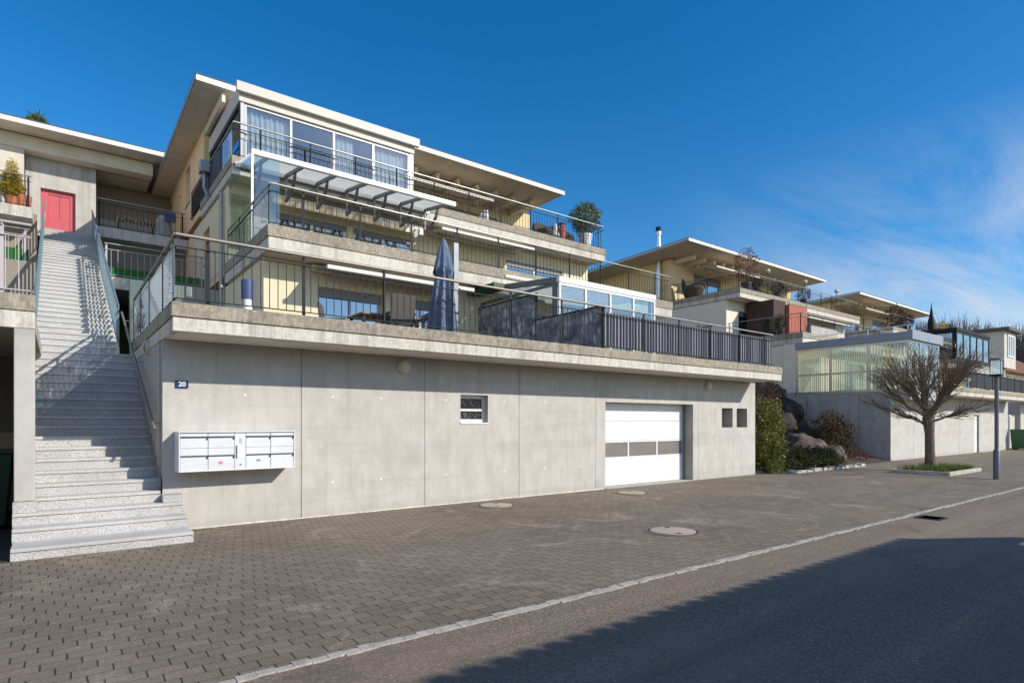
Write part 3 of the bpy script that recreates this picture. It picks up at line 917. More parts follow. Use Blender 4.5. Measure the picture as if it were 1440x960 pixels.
# small cellar window with two ornate panes
wo = window(H, 6.75, 7.46, 1.70, 2.29, WY, trans=(.46,), depth=.12, fw=.075, pane='win_dark', sill=False, name='cellar_window')
b = MB(); b.box(6.752, 7.458, WY-.02, WY+.12, 1.672, 1.702); b.build('sill', M['white_paint'], wo)
b = MB(); rnd = random.Random(11)
for k in range(46):
    x = rnd.uniform(6.85, 7.36); z = rnd.choice([rnd.uniform(1.80, 1.92), rnd.uniform(2.02, 2.2)])
    r = rnd.uniform(.012, .03); t = rnd.uniform(0, 6.28)
    b.tube([(x+r*math.cos(t+q), WY+.144, z+r*math.sin(t+q)) for q in (0, .9, 1.8, 2.7, 3.6)], .003, 4)
b.build('wrought_ornament', M['alu'], wo)
# the two square openings at the right: shuttered recesses
for (x0, x1) in ((16.25, 16.84), (17.06, 17.66)):
    o = MB(); o.box(x0, x1, WY+.30, WY+.34, 1.55, 2.15); o = o.build('vent_opening', M['taupe'], H)
    f = MB()
    for (p, q, r, s) in ((x0, x0+.03, 1.55, 2.15), (x1-.03, x1, 1.55, 2.15), (x0+.031, x1-.031, 1.55, 1.58), (x0+.031, x1-.031, 2.12, 2.15)): f.box(p, q, WY+.27, WY+.299, r, s)
    f.build('opening_frame', M['shade_concrete'], o)

# ---------------- first terrace
slab(H, 'terrace_slab', 1.28, 17.9, 9.55, 14.78, 3.0, 3.41, label='lowest terrace slab of the house, streaked concrete edge')
front_posts = [.42+1.395*k for k in range(12)]
railing(H, [(1.34, 9.61), (10.05, 9.61)], 3.41, [p for p in front_posts if p < 8.6], h=.97, label='open bar railing along the lowest terrace', hand='old_steel', hand_r=.026)
rr = railing(H, [(10.06, 9.61), (17.45, 9.61)], 3.41, [0, 1.39, 2.79, 4.18, 5.57, 6.97], h=.97, label='railing section clad with dark grey corrugated panels')
cl = MB(); n = 66
pr = []
for k in range(n):
    x = 10.12+7.3*k/n; w_ = 7.3/n
    pr += [(x, 9.655), (x+w_*.40, 9.655), (x+w_*.5, 9.695), (x+w_*.9, 9.695)]
vs = [(p[0], p[1], 3.46) for p in pr] + [(p[0], p[1], 4.27) for p in pr]; N = len(pr)
cl.add(vs, [(k, k+1, N+k+1, N+k) for k in range(N-1)])
M['clad'] = plain('grey corrugated cladding', (.21,.21,.235), .5, .1, var=.1)
cl.build('cladding', M['clad'], rr, recalc=False)
# side railing with frosted printed panels beside the stairs
sr = railing(H, [(1.34, 9.63), (1.34, 15.2)], 3.41, [0.03, 1.1, 2.8, 4.2, 5.5], h=.97, label='side railing with frosted panels printed with leaf sprays', hand='old_steel', hand_r=.026)
for (p0, p1) in ((9.63, 11.1), (11.13, 12.6), (12.63, 14.1), (14.13, 15.15)):
    g = MB(); g.box(1.318, 1.328, p0, p1, 3.47, 4.22); g.build('frosted_panel', M['print_glass'], sr)
lf = MB(); rnd = random.Random(2)
def leaf_mark(mb, y, z, L, ang):
    dy = math.cos(ang)*L; dz = math.sin(ang)*L; ny = -math.sin(ang)*L*.22; nz = math.cos(ang)*L*.22
    mb.add([(1.313, y, z), (1.313, y+dy*.5+ny, z+dz*.5+nz), (1.313, y+dy, z+dz), (1.313, y+dy*.5-ny, z+dz*.5-nz)], [(0,1,2,3)])
for k in range(16):                                     # sparse leaves near the front corner
    leaf_mark(lf, 9.72+.5*rnd.random(), 3.5+.045*k, .085, rnd.uniform(.3, 2.8))
for k in range(260):                                    # dense bamboo clump at the far end
    y = rnd.gauss(13.9, .45); z = 3.48+rnd.random()**1.4*.7*max(.3, 1-abs(y-13.9)/1.6)
    leaf_mark(lf, y, z, rnd.uniform(.07, .15), rnd.uniform(.2, 2.9))
for k in range(7): lf.add([(1.3125, 13.3+k*.2, 3.48), (1.3125, 13.315+k*.2, 3.48), (1.3125, 13.36+k*.2, 4.1), (1.3125, 13.35+k*.2, 4.1)], [(0,1,2,3)])
lf.build('leaf_print', M['number_blue'], sr, recalc=False)['kind'] = 'stuff'

# ---------------- storey one
L1Y = 14.8
walls(H, 'front_wall', 3.9, 18.2, L1Y, 30, 3.2, 5.64,
      [(5.2, 6.95, 3.3, 5.12), (7.2, 9.1, 3.3, 5.12), (10.6, 13.4, 3.3, 5.2), (14.6, 16.9, 3.3, 5.2)], 'pale_cream', 'pale_cream',
      side_holes=[(15.6, 16.5, 3.75, 4.55), (18.6, 19.5, 4.0, 5.0)])
for (x0, x1) in ((5.2, 6.95), (7.2, 9.1), (10.6, 13.4), (14.6, 16.9)):
    window(H, x0, x1, 3.3, 5.12 if x0 < 10 else 5.2, L1Y, mull=(.5,), depth=.1, frame='grey_frame', pane='winblue', shutter=.13, name='terrace_window')
def side_window(y0, y1, z0, z1, x=3.9, pane='win'):
    f = MB()
    for (p, q, r, s) in ((y0, y0+.06, z0, z1), (y1-.06, y1, z0, z1), (y0+.061, y1-.061, z0, z0+.06), (y0+.061, y1-.061, z1-.06, z1), ((y0+y1)/2-.03, (y0+y1)/2+.03, z0+.061, z1-.061)):
        f.box(x+.12, x+.18, p, q, r, s)
    o = f.build('side_window', M['white_pvc'], H)
    g = MB(); g.quad((x+.15, y1-.05, z0+.05), (x+.15, y0+.05, z0+.05), (x+.15, y0+.05, z1-.05), (x+.15, y1-.05, z1-.05)); g.build('pane', M[pane], o, recalc=False)
    s = MB(); s.box(x-.03, x+.12, y0-.02, y1+.02, z0-.04, z0-.003); s.build('sill', M['grey_frame'], o)
side_window(15.6, 16.5, 3.75, 4.55); side_window(18.6, 19.5, 4.0, 5.0)
awning(H, 5.0, 9.2, 14.78, 13.72, 5.53, 5.36)
dp = MB(); dp.tube([(3.80, 18.9, 3.2), (3.80, 18.9, 8.4)], .055, 10)
for z in (4.2, 5.6, 7.0): dp.box(3.73, 3.89, 18.83, 18.97, z, z+.03)
dp.build('downpipe', M['grey_frame'], H, smooth=True)

# ---------------- second terrace
slab(H, 'terrace_slab', 3.78, 18.3, 14.0, 18.38, 5.65, 6.2, label='middle terrace slab of the house')
railing(H, [(3.86, 14.08), (18.2, 14.08)], 6.2, [.75+1.42*k for k in range(10)], h=.95, sp=.14, label='open bar railing along the middle terrace')
sr2 = railing(H, [(3.86, 14.10), (3.86, 18.3)], 6.2, [.05, 1.4, 2.8, 4.1], h=.95, sp=.14)
g = MB(); g.box(3.835, 3.845, 14.15, 15.45, 6.26, 6.95); g.build('frosted_panel', M['print_glass'], sr2)
lf = MB(); rnd = random.Random(8)
for k in range(22):
    y = 14.25+rnd.random()*.5; z = 6.3+rnd.random()*.6; L = .08; t_ = rnd.uniform(.3, 2.8)
    dy = math.cos(t_)*L; dz = math.sin(t_)*L
    lf.add([(3.831, y, z), (3.831, y+dy*.5-dz*.22, z+dz*.5+dy*.22), (3.831, y+dy, z+dz), (3.831, y+dy*.5+dz*.22, z+dz*.5-dy*.22)], [(0,1,2,3)])
lf.build('leaf_print', M['number_blue'], sr2, recalc=False)['kind'] = 'stuff'
L2Y = 18.4
walls(H, 'front_wall', 3.9, 18.2, L2Y, 30, 6.0, 8.49,
      [(5.2, 7.4, 6.6, 8.0), (7.6, 9.8, 6.6, 8.0), (13.8, 16.75, 6.3, 8.0)], 'pale_cream', 'orange', side_holes=[(21, 22, 6.9, 8.0)])
for (x0, x1, z0) in ((5.2, 7.4, 6.6), (7.6, 9.8, 6.6), (13.8, 16.75, 6.3)):
    window(H, x0, x1, z0, 8.0, L2Y, mull=(.5,), depth=.06, fw=.09, frame='white_paint', pane='winblue', shutter=.12, name='terrace_window')
side_window(21, 22, 6.9, 8.0)
a = MB(); a.wall(18.42, 23.8, 6.2, 8.49, 3.885, 3.899, [(21, 22, 6.9, 8.0)], axis='y'); a.build('side_facing', M['pale_cream'], H)
awning(H, 4.9, 9.9, 18.38, 17.9, 8.38, 8.30, cloth='stripe', arms=0)
vb = MB()
for k in range(62):
    x = 4.95+.08*k; vb.quad((x, 17.86, 8.06), (x+.078, 17.86, 8.06), (x+.078, 17.86, 8.26), (x, 17.86, 8.26))
vb.build('awning_valance', M['stripe'], H, recalc=False)
awning(H, 10.2, 14.3, 18.38, 17.25, 8.36, 8.2, arms=2)
for (x, y, z) in ((8.2, 17.75, 8.12), (9.55, 17.75, 8.1), (9.45, 17.7, 7.95)):
    s = MB(); s.tube([(x, y+.12, z+.1), (x, y, z)], .03, 8); s.tube([(x, y+.02, z+.03), (x, y-.12, z-.05)], [.05, .085], 12)
    s.build('spotlight', M['white_paint'], H, smooth=True)

# glass canopy over the left half of the middle terrace
gc = MB(); gc.box(3.86, 9.87, 15.75, 15.86, 8.42, 8.56)
gco = gc.build('glass_canopy', M['white_paint'], H, bevel=.01)
gb = MB(); gb.box(3.86, 9.87, 17.40, 17.46, 8.66, 8.80); gb.build('back_rail', M['grey_frame'], gco)
nr = 7
for k in range(nr):
    x = 4.3+5.4*k/(nr-1)
    r = MB(); r.bar((x, 15.86, 8.49), (x, 17.40, 8.73), .06, .10)
    pts = []
    for q in range(7):
        an = q/6*math.pi/2
        pts.append((x, 17.44-.85*math.sin(an), 8.02+.60*(1-math.cos(an))))
    for p, q in zip(pts[:-1], pts[1:]): r.bar(p, q, .07, .07)
    r.bar((x, 17.42, 8.02), (x, 17.42, 8.66), .05, .05)
    r.build('bracket', M['bracket'], gco)
for k in range(nr+1):
    xa = 3.92 if k == 0 else 4.3+5.4*(k-1)/(nr-1)+.03; xb = 9.82 if k == nr else 4.3+5.4*k/(nr-1)-.03
    if xb-xa < .12: continue
    g = MB(); g.quad((xa, 15.87, 8.545), (xb, 15.87, 8.545), (xb, 17.39, 8.79), (xa, 17.39, 8.79)); g.build('roof_pane', M['frost'], gco, recalc=False)
bl = MB()
for k in range(9):
    y = 15.95+k*.165; z = 8.535+(y-15.87)*.161
    bl.box(3.95, 9.8, y, y+.012, z-.02, z-.004)
bl.build('blind_batten', M['off_white'], gco)
p = MB(); p.box(3.86, 3.915, 15.755, 15.81, 6.2, 8.4195); p.build('corner_post', M['white_paint'], gco)
for (y0, y1) in ((15.82, 17.05), (17.08, 18.35)):
    g = MB(); g.quad((3.9, y1, 6.22), (3.9, y0, 6.22), (3.9, y0, 8.42), (3.9, y1, 8.6)); g.build('side_pane', M['green_glass'], gco, recalc=False)
g = MB(); g.quad((3.95, 15.77, 6.25), (4.55, 15.77, 6.25), (4.55, 15.77, 8.38), (3.95, 15.77, 8.38)); g.build('front_pane', M['green_glass'], gco, recalc=False)

# ---------------- third terrace
slab(H, 'terrace_slab', 3.78, 18.4, 17.5, 22, 8.5, 9.0, label='top terrace slab of the house')
railing(H, [(3.86, 17.58), (18.3, 17.58), (18.3, 19.0)], 9.0, [.7+1.4*k for k in range(11)], h=.95, sp=.14, label='open bar railing along the top terrace', hand_r=.026)
sr3 = railing(H, [(3.86, 17.60), (3.86, 24.0)], 9.0, [.05, 1.5, 3.2, 4.8, 6.3], h=.95, sp=9, hand_r=.026)
for (y0, y1, m) in ((17.7, 18.9, 'print_glass'), (18.95, 21.4, 'navy'), (21.45, 23.9, 'dark_steel')):
    g = MB(); g.box(3.835, 3.845, y0, y1, 9.07, 9.8); g.build('side_panel', M[m], sr3)
lf = MB()
for k in range(26):
    y = 17.8+rnd.random()*.6; z = 9.12+rnd.random()*.62; L = .09; t_ = rnd.uniform(.3, 2.8)
    dy = math.cos(t_)*L; dz = math.sin(t_)*L
    lf.add([(3.831, y, z), (3.831, y+dy*.5-dz*.22, z+dz*.5+dy*.22), (3.831, y+dy, z+dz), (3.831, y+dy*.5+dz*.22, z+dz*.5-dy*.22)], [(0,1,2,3)])
lf.build('leaf_print', M['number_blue'], sr3, recalc=False)['kind'] = 'stuff'
L3Y = 22.0
walls(H, 'front_wall', 3.9, 18.0, L3Y, 31, 8.8, 11.6, [(10.2, 12.4, 9.1, 11.0), (13.4, 16.0, 9.1, 11.0)], 'cream', 'orange',
      side_holes=[(24.6, 25.6, 9.85, 11.25), (28.9, 29.5, 9.2, 11.1)])
for (x0, x1) in ((10.2, 12.4), (13.4, 16.0)):
    window(H, x0, x1, 9.1, 11.0, L3Y, mull=(.5,), depth=.1, frame='white_pvc', pane='win', shutter=.3, name='terrace_window')
side_window(24.6, 25.6, 9.85, 11.25, pane='winblue')
d_ = MB(); d_.box(4.02, 4.07, 28.9, 29.5, 9.2, 11.1); d_.build('side_door', M['wood'], H)
v_ = MB(); v_.tube([(3.9, 26.6, 10.7), (3.82, 26.6, 10.7)], .11, 14); v_.build('vent_cap', M['orange'], H)
flat_roof(H, 3.2, 17.55, 19.2, 31.4, 11.76, .022, rafters=(4.35, 17.2, 20.4, 21.98, .95, 11.42))
awning(H, 9.7, 14.3, 21.2, 19.9, 11.1, 10.82, cloth='stripe', arms=3)
r_ = MB(); r_.box(3.91, 4.01, 19.35, 21.98, 11.27, 11.55); r_.build('corner_beam', M['rafter'], H, bevel=.01)
# rooms behind: a glazed conservatory on the top terrace
cb_ = MB(); cb_.box(4.02, 9.50, 17.76, 21.9, 10.66, 11.12)
cons = cb_.build('conservatory', M['off_white'], H, bevel=.02)
cb_ = MB(); cb_.box(3.94, 9.62, 17.62, 17.752, 10.88, 11.15); cb_.build('gutter', M['off_white'], cons, bevel=.012)
pane_row(cons, 4.18, 9.34, 4, 9.02, 10.655, 17.82, frame='grey_frame', pane='sky_glass', fw=.065)
for (x0, x1) in ((4.08, 4.17), (9.35, 9.47)):
    p = MB(); p.box(x0, x1, 17.80, 17.90, 9.0, 10.657); p.build('corner_post', M['grey_frame'], cons)
pane_row(cons, 17.92, 21.9, 3, 9.02, 10.655, 4.07, frame='dark_steel', pane='winblue', fw=.08, axis='y')
curtain(cons, 4.25, 5.45, 9.1, 10.55, 17.99); curtain(cons, 6.75, 7.45, 9.1, 10.55, 17.99); curtain(cons, 8.1, 9.25, 9.1, 10.55, 17.99)
p = MB(); p.quad((9.45, 17.95, 9.02), (9.45, 21.9, 9.02), (9.45, 21.9, 10.65), (9.45, 17.95, 10.65)); p.build('end_pane', M['clear'], cons, recalc=False)
p = MB(); p.quad((4.15, 21.5, 9.02), (9.4, 21.5, 9.02), (9.4, 21.5, 10.65), (4.15, 21.5, 10.65)); p.build('room_wall', M['shutter'], cons, recalc=False)
v_ = MB(); v_.tube([(3.72, 20.9, 9.7), (3.72, 20.9, 9.15), (3.72, 20.3, 8.7)], .06, 8); v_.box(3.58, 3.83, 20.7, 21.1, 9.6, 9.95); v_.build('rainwater_hopper', M['grey_frame'], H)

# ---------------- lower conservatory and divider screens on the first terrace
cx0, cx1, cy0, cy1 = 10.12, 13.92, 11.3, 14.78
fr = MB(); fr.box(cx0, cx1, cy0-.06, cy0+.06, 5.27, 5.42)
lc = fr.build('glass_room', M['white_paint'], H, bevel=.012)
for (x0, m) in ((cx0, 'bracket'), (cx1-.1, 'grey_frame')):
    q = MB(); q.prism([(cy0+.07, 5.27), (cy1, 5.62), (cy1, 5.76), (cy0+.07, 5.42)], 'x', x0, x0+.1); q.build('side_beam', M[m], lc)
    q = MB(); q.box(x0, x0+.1, cy0+.07, cy0+.16, 3.25, 5.28); q.build('corner_post', M[m], lc)
pane_row(lc, cx0+.02, cx1-.02, 4, 3.27, 5.265, cy0-.04, frame='white_paint', fw=.055, trans=(.55,))
pane_row(lc, cy0+.17, cy1, 2, 3.27, 5.30, cx0+.02, frame='bracket', fw=.07, axis='y')
for k in range(5):
    x = cx0+.1+(cx1-cx0-.2)*k/5; x2 = cx0+.1+(cx1-cx0-.2)*(k+1)/5
    q = MB(); q.quad((x+.02, cy0, 5.40), (x2-.02, cy0, 5.40), (x2-.02, cy1, 5.72), (x+.02, cy1, 5.72)); q.build('roof_pane', M['frost'], lc, recalc=False)
q = MB()
for k in range(5): q.quad((cx0+.15, cy0+.2+k*.6, 5.33+k*.055), (cx1-.15, cy0+.2+k*.6, 5.33+k*.055), (cx1-.15, cy0+.75+k*.6, 5.28+k*.055), (cx0+.15, cy0+.75+k*.6, 5.28+k*.055))
q.build('sun_blind', M['curtain'], lc, recalc=False)
q = MB(); q.quad((cx1-.02, cy0+.2, 3.3), (cx1-.02, cy1, 3.3), (cx1-.02, cy1, 5.6), (cx1-.02, cy0+.2, 5.3)); q.build('end_pane', M['green_glass'], lc, recalc=False)
q = MB(); q.box(9.6, 10.1, 13.6, 14.7, 5.45, 5.60); q.box(9.65, 10.05, 13.45, 13.6, 5.42, 5.62); q.build('awning_end', M['bin_green'], lc, bevel=.02)
q = MB(); q.box(10.0, 12.0, 13.35, 13.45, 5.78, 5.86); q.build('roof_blind_bar', M['awning_white'], lc)
for (y0, y1, zt, lab) in ((9.68, 12.06, 4.38, 'low divider screen printed with dark stone'), (12.08, 14.76, 5.08, 'tall divider screen printed with dark stone')):
    q = MB(); q.box(10.03, 10.06, y0, y1, 3.28, zt); s = q.build('divider_screen', M['slate'], H); s['label'] = lab
    q = MB(); q.box(10.02, 10.07, y0, y1, zt+.001, zt+.04); q.box(10.02, 10.07, y0-.04, y0-.001, 3.25, zt+.04); q.build('screen_frame', M['dark_steel'], s)
# ================================================================== staircase between the houses
S = thing('staircase', (.4, 9.42, 0), 'long straight speckled granite staircase climbing between two concrete houses to a red door', 'staircase')
steps = [(9.42, .16, -.45, 1.54), (9.95, .325, -.46, 1.54), (10.26, .49, -.47, 1.54)]
for k in range(16): steps.append((10.53+.285*k, .655+.165*k, -.36, 1.265))
y_l, z_l = steps[-1][0]+.30, steps[-1][1]
nU = 33
for k in range(nU): steps.append((y_l+.366*k, z_l+.1658*(k+1), -.38, 1.06))
rnd = random.Random(4)
for i, (y, z, x0, x1) in enumerate(steps):
    yn = steps[i+1][0] if i+1 < len(steps) else y+1.6
    r = .165
    mb = MB(); mb.box(x0, x1, y+.02, yn+.3, max(0, z-.62) if i > 2 else 0, z-.045)
    o = mb.build('step', M['granite'], S)
    t = MB(); t.box(x0, x1, y, yn+.02, z-.0448, z+rnd.uniform(-.001, .001)); t.build('tread', M['tread'], o, bevel=.006)
# plinth stones beside the fourth step, under the pillar and at the wall
a = MB(); a.box(-.468, -.22, 10.28, 10.527, .491, .64); a.build('plinth_stone', M['granite'], S, bevel=.006); a = MB(); a.box(1.27, 1.538, 10.30, 10.585, .491, .60); a.build('plinth_stone', M['granite'], S, bevel=.006)
# saw-tooth skirting on the right wall
sk = MB()
for k in range(15):
    y, z = steps[3+k][0], steps[3+k][1]; sk.box(1.267, 1.297, y-.02+.24, y+.285+.18, z+.002, z+.12+.06)
sk.build('skirting', M['shade_concrete'], S)
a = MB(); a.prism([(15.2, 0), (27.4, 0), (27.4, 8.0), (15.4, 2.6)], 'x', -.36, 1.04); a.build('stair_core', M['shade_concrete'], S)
# handrail on the right wall
h = MB(); hr = [(1.19, 10.62, 1.63), (1.19, 16.4, 4.25)]
h.tube([(1.19, 10.6, 1.60)] + hr, .024, 10)
for t_ in (.05, .5, .93):
    p = Vector(hr[0]).lerp(Vector(hr[1]), t_); h.tube([p, p+Vector((0,0,-.06)), p+Vector((.11,0,-.07))], .009, 6)
h.build('handrail', M['old_steel'], S, smooth=True)
# flat bar balustrades along the upper flight
def balustrade(x, k0, k1, hand):
    mb = MB(); a = steps[k0]; b = steps[k1]
    d = Vector((0, b[0]-a[0], b[1]-a[1])); A = Vector((x, a[0]+.1, a[1])); B = Vector((x, b[0]+.1, b[1]))
    up = Vector((0,0,1))
    mb.bar(A+up*.12, B+up*.12, .012, .05); mb.bar(A+up*.86, B+up*.86, .012, .05)
    n = int(d.length/.135)
    for q in range(n+1):
        p = A+(B-A)*(q/n); mb.bar(p+up*.145, p+up*.835, .008, .05, up=(0,1,0))
    o = mb.build('balustrade', M['blue_steel'], S)
    hb = MB(); hb.tube([A+up*.95, B+up*.95], .024, 10); hb.build('handrail', M[hand], o, smooth=True)
    n = max(2, int(d.length/1.7))
    for q in range(n+1):
        p = A+(B-A)*(q/n); pb = MB(); pb.bar(p-up*.25+Vector((.02 if x > 0 else -.02,0,0)), p+up*.94+Vector((.02 if x > 0 else -.02,0,0)), .014, .05, up=(0,1,0)); pb.build('post', M['blue_steel'], o)
    return o
L0 = 19; top = len(steps)-1
balustrade(1.03, L0, L0+19, 'blue_steel'); balustrade(1.03, L0+20, top, 'blue_steel'); balustrade(-.345, L0, top, 'blue_steel')

# ================================================================== walkways to the right of the stairs
for (z, y0, nm) in ((6.05, 21.3, 'lower'), (8.5, 25.0, 'upper')):
    g = thing('access_gallery', (2.4, y0, z), nm+' concrete access gallery with a thin bar railing, right of the stairs', 'gallery')
    a = MB(); a.box(1.08, 3.88, y0, y0+4.5, z-.36, z); a.build('deck', M['pale_band'], g, bevel=.01)
    rl = railing(g, [(1.12, y0+.06), (3.82, y0+.06)], z, [.05, 2.6], h=.98, sp=.16, hand='rail_steel', bar='pink_steel' if nm == 'lower' else 'dark_steel')
    if nm == 'lower':
        m_ = MB(); m_.box(1.2, 3.8, y0+.10, y0+.12, z+.02, z+.30); m_.build('green_mat', M['turf_green'], g)
    a = MB(); a.quad((1.08, y0+4.4, z), (3.88, y0+4.4, z), (3.88, y0+4.4, z+2.9), (1.08, y0+4.4, z+2.9)); a.build('back_wall', M['taupe'], g, recalc=False)
a = thing('under_gallery_wall', (2.4, 19.6, 3.1), 'dark concrete retaining wall under the lower gallery beside the stairs', 'wall')
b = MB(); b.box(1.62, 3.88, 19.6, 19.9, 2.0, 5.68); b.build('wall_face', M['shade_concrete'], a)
b = MB(); b.box(1.6, 3.88, 16.2, 19.6, 2.9, 3.15); b.build('ledge', M['shade_concrete'], a)

# ================================================================== left-hand house
K = thing('terraced_house', (-6, 10.3, 0), 'left-hand terraced house with open garage bay, galleries and a pale roof above the red door', 'house', 'stepped terraced houses')
a = MB(); a.box(-.455, -.235, 10.30, 10.52, .645, 2.96); a.build('pillar', M['wall_concrete'], K, bevel=.012)
a = MB(); a.box(-.43, -.385, 10.523, 21, 0, 2.96); a.build('stair_wall', M['shade_concrete'], K)
a = MB(); a.box(-12, -.235, 10.30, 16, 2.965, 3.19); b1 = a.build('terrace_slab', M['pale_band'], K, bevel=.006)
a = MB(); a.box(-12, -.23, 10.285, 10.5, 3.2, 3.42); a.build('parapet', M['rough_parapet'], b1, bevel=.008)
a = MB(); a.box(-12, -.26, 10.32, 21, 3.19, 3.2); a.build('deck', M['joint'], b1)
a = MB(); a.quad((-12, 15.0, 0), (-.44, 15.0, 0), (-.44, 15.0, 2.96), (-12, 15.0, 2.96)); a.build('garage_back_wall', M['taupe'], K, recalc=False)
a = MB(); a.box(-4.3, -4.0, 10.4, 15, 0, 2.96); a.build('garage_side_wall', M['taupe'], K)
railing(K, [(-8, 10.36), (-.27, 10.36)], 3.42, [.2, 1.6, 3.0, 4.4, 5.8, 7.42], h=.95, sp=.135, bar='pink_steel', hand='pink_steel', post_w=.045, hand_r=.02, label='mauve painted railing on the lowest terrace')
a = MB(); a.quad((-12, 19.5, 3.2), (-.4, 19.5, 3.2), (-.4, 19.5, 5.8), (-12, 19.5, 5.8)); a.build('recess_wall', M['taupe'], K, recalc=False)
a = MB(); a.box(-12, -.55, 21.2, 26, 5.72, 6.08); s2 = a.build('gallery_slab', M['pale_band'], K, bevel=.01)
railing(K, [(-8, 21.3), (-.6, 21.3)], 6.08, [.6, 2.4, 4.2, 6.0, 7.3], h=.98, sp=.15, bar='pink_steel', hand='rail_steel')
a = MB(); a.box(-8, -.62, 21.36, 21.38, 6.1, 6.52); a.build('green_mat', M['turf_green'], K)
a = MB(); a.quad((-12, 24.5, 6.08), (-.5, 24.5, 6.08), (-.5, 24.5, 8.4), (-12, 24.5, 8.4)); a.build('recess_wall', M['taupe'], K, recalc=False)
a = MB(); a.box(-12, -.6, 23.6, 27.8, 8.0, 8.34); a.build('gallery_slab', M['pale_band'], K, bevel=.01)
railing(K, [(-8, 23.7), (-.62, 23.7)], 8.34, [.6, 2.4, 4.2, 6.0, 7.3], h=.98, sp=.15, bar='dark_steel', hand='rail_steel')
a = MB(); a.wall(-12, -.92, 8.34, 11.4, 27.2, 27.5, [(-3.4, -1.5, 9.3, 10.3)]); a.build('front_wall', M['soffit'], K)
window(K, -3.4, -1.5, 9.3, 10.3, 27.2, mull=(.5,), frame='white_pvc', name='gallery_window')
# lift tower with the red door
tw = MB(); tw.wall(-.90, 1.19, 8.3, 11.4, 27.75, 28.1, [(-.47, .56, 8.3, 10.30)]); to = tw.build('entrance_tower', M['wall_concrete'], K)
tw = MB(); tw.box(-.90, -.62, 28.11, 30, 8.3, 11.4); tw.box(.91, 1.19, 28.11, 30, 8.3, 11.4); tw.build('tower_side', M['shade_concrete'], to)
d = MB(); d.box(-.25, .08, 27.93, 27.97, 8.55, 10.14); d.box(.09, .40, 27.93, 27.97, 8.55, 10.14); dr = d.build('entrance_door', M['red_door'], K, bevel=.004)
d = MB(); d.box(-.465, -.252, 27.90, 27.98, 8.55, 10.295); d.box(.402, .555, 27.90, 27.98, 8.55, 10.295); d.box(-.2515, .4015, 27.90, 27.98, 10.145, 10.295); d.build('door_frame', M['red_door'], dr)
d = MB(); d.box(-.40, -.34, 27.86, 27.9, 9.2, 9.45); d.build('door_handle', M['alu'], dr)
tp = MB(); tp.box(-.9, 1.19, 27.0, 28.1, 8.35, 8.56); tp.build('entrance_landing', M['tread'], K)
# roof
flat_roof(K, -14, 7.0, 26.2, 36, 12.02, .0)
a = MB(); a.box(-14, 3.0, 27.15, 27.74, 11.38, 11.86); a.build('roof_beam', M['rafter'], K, bevel=.01)
a = MB(); a.box(-14, 3.0, 28.12, 36, 11.42, 11.86); a.build('ceiling', M['roof_soffit'], K)
a = MB(); a.quad((1.2, 30.4, 8.3), (3.9, 30.4, 8.3), (3.9, 30.4, 11.5), (1.2, 30.4, 11.5)); a.build('passage_wall', M['taupe'], K, recalc=False)
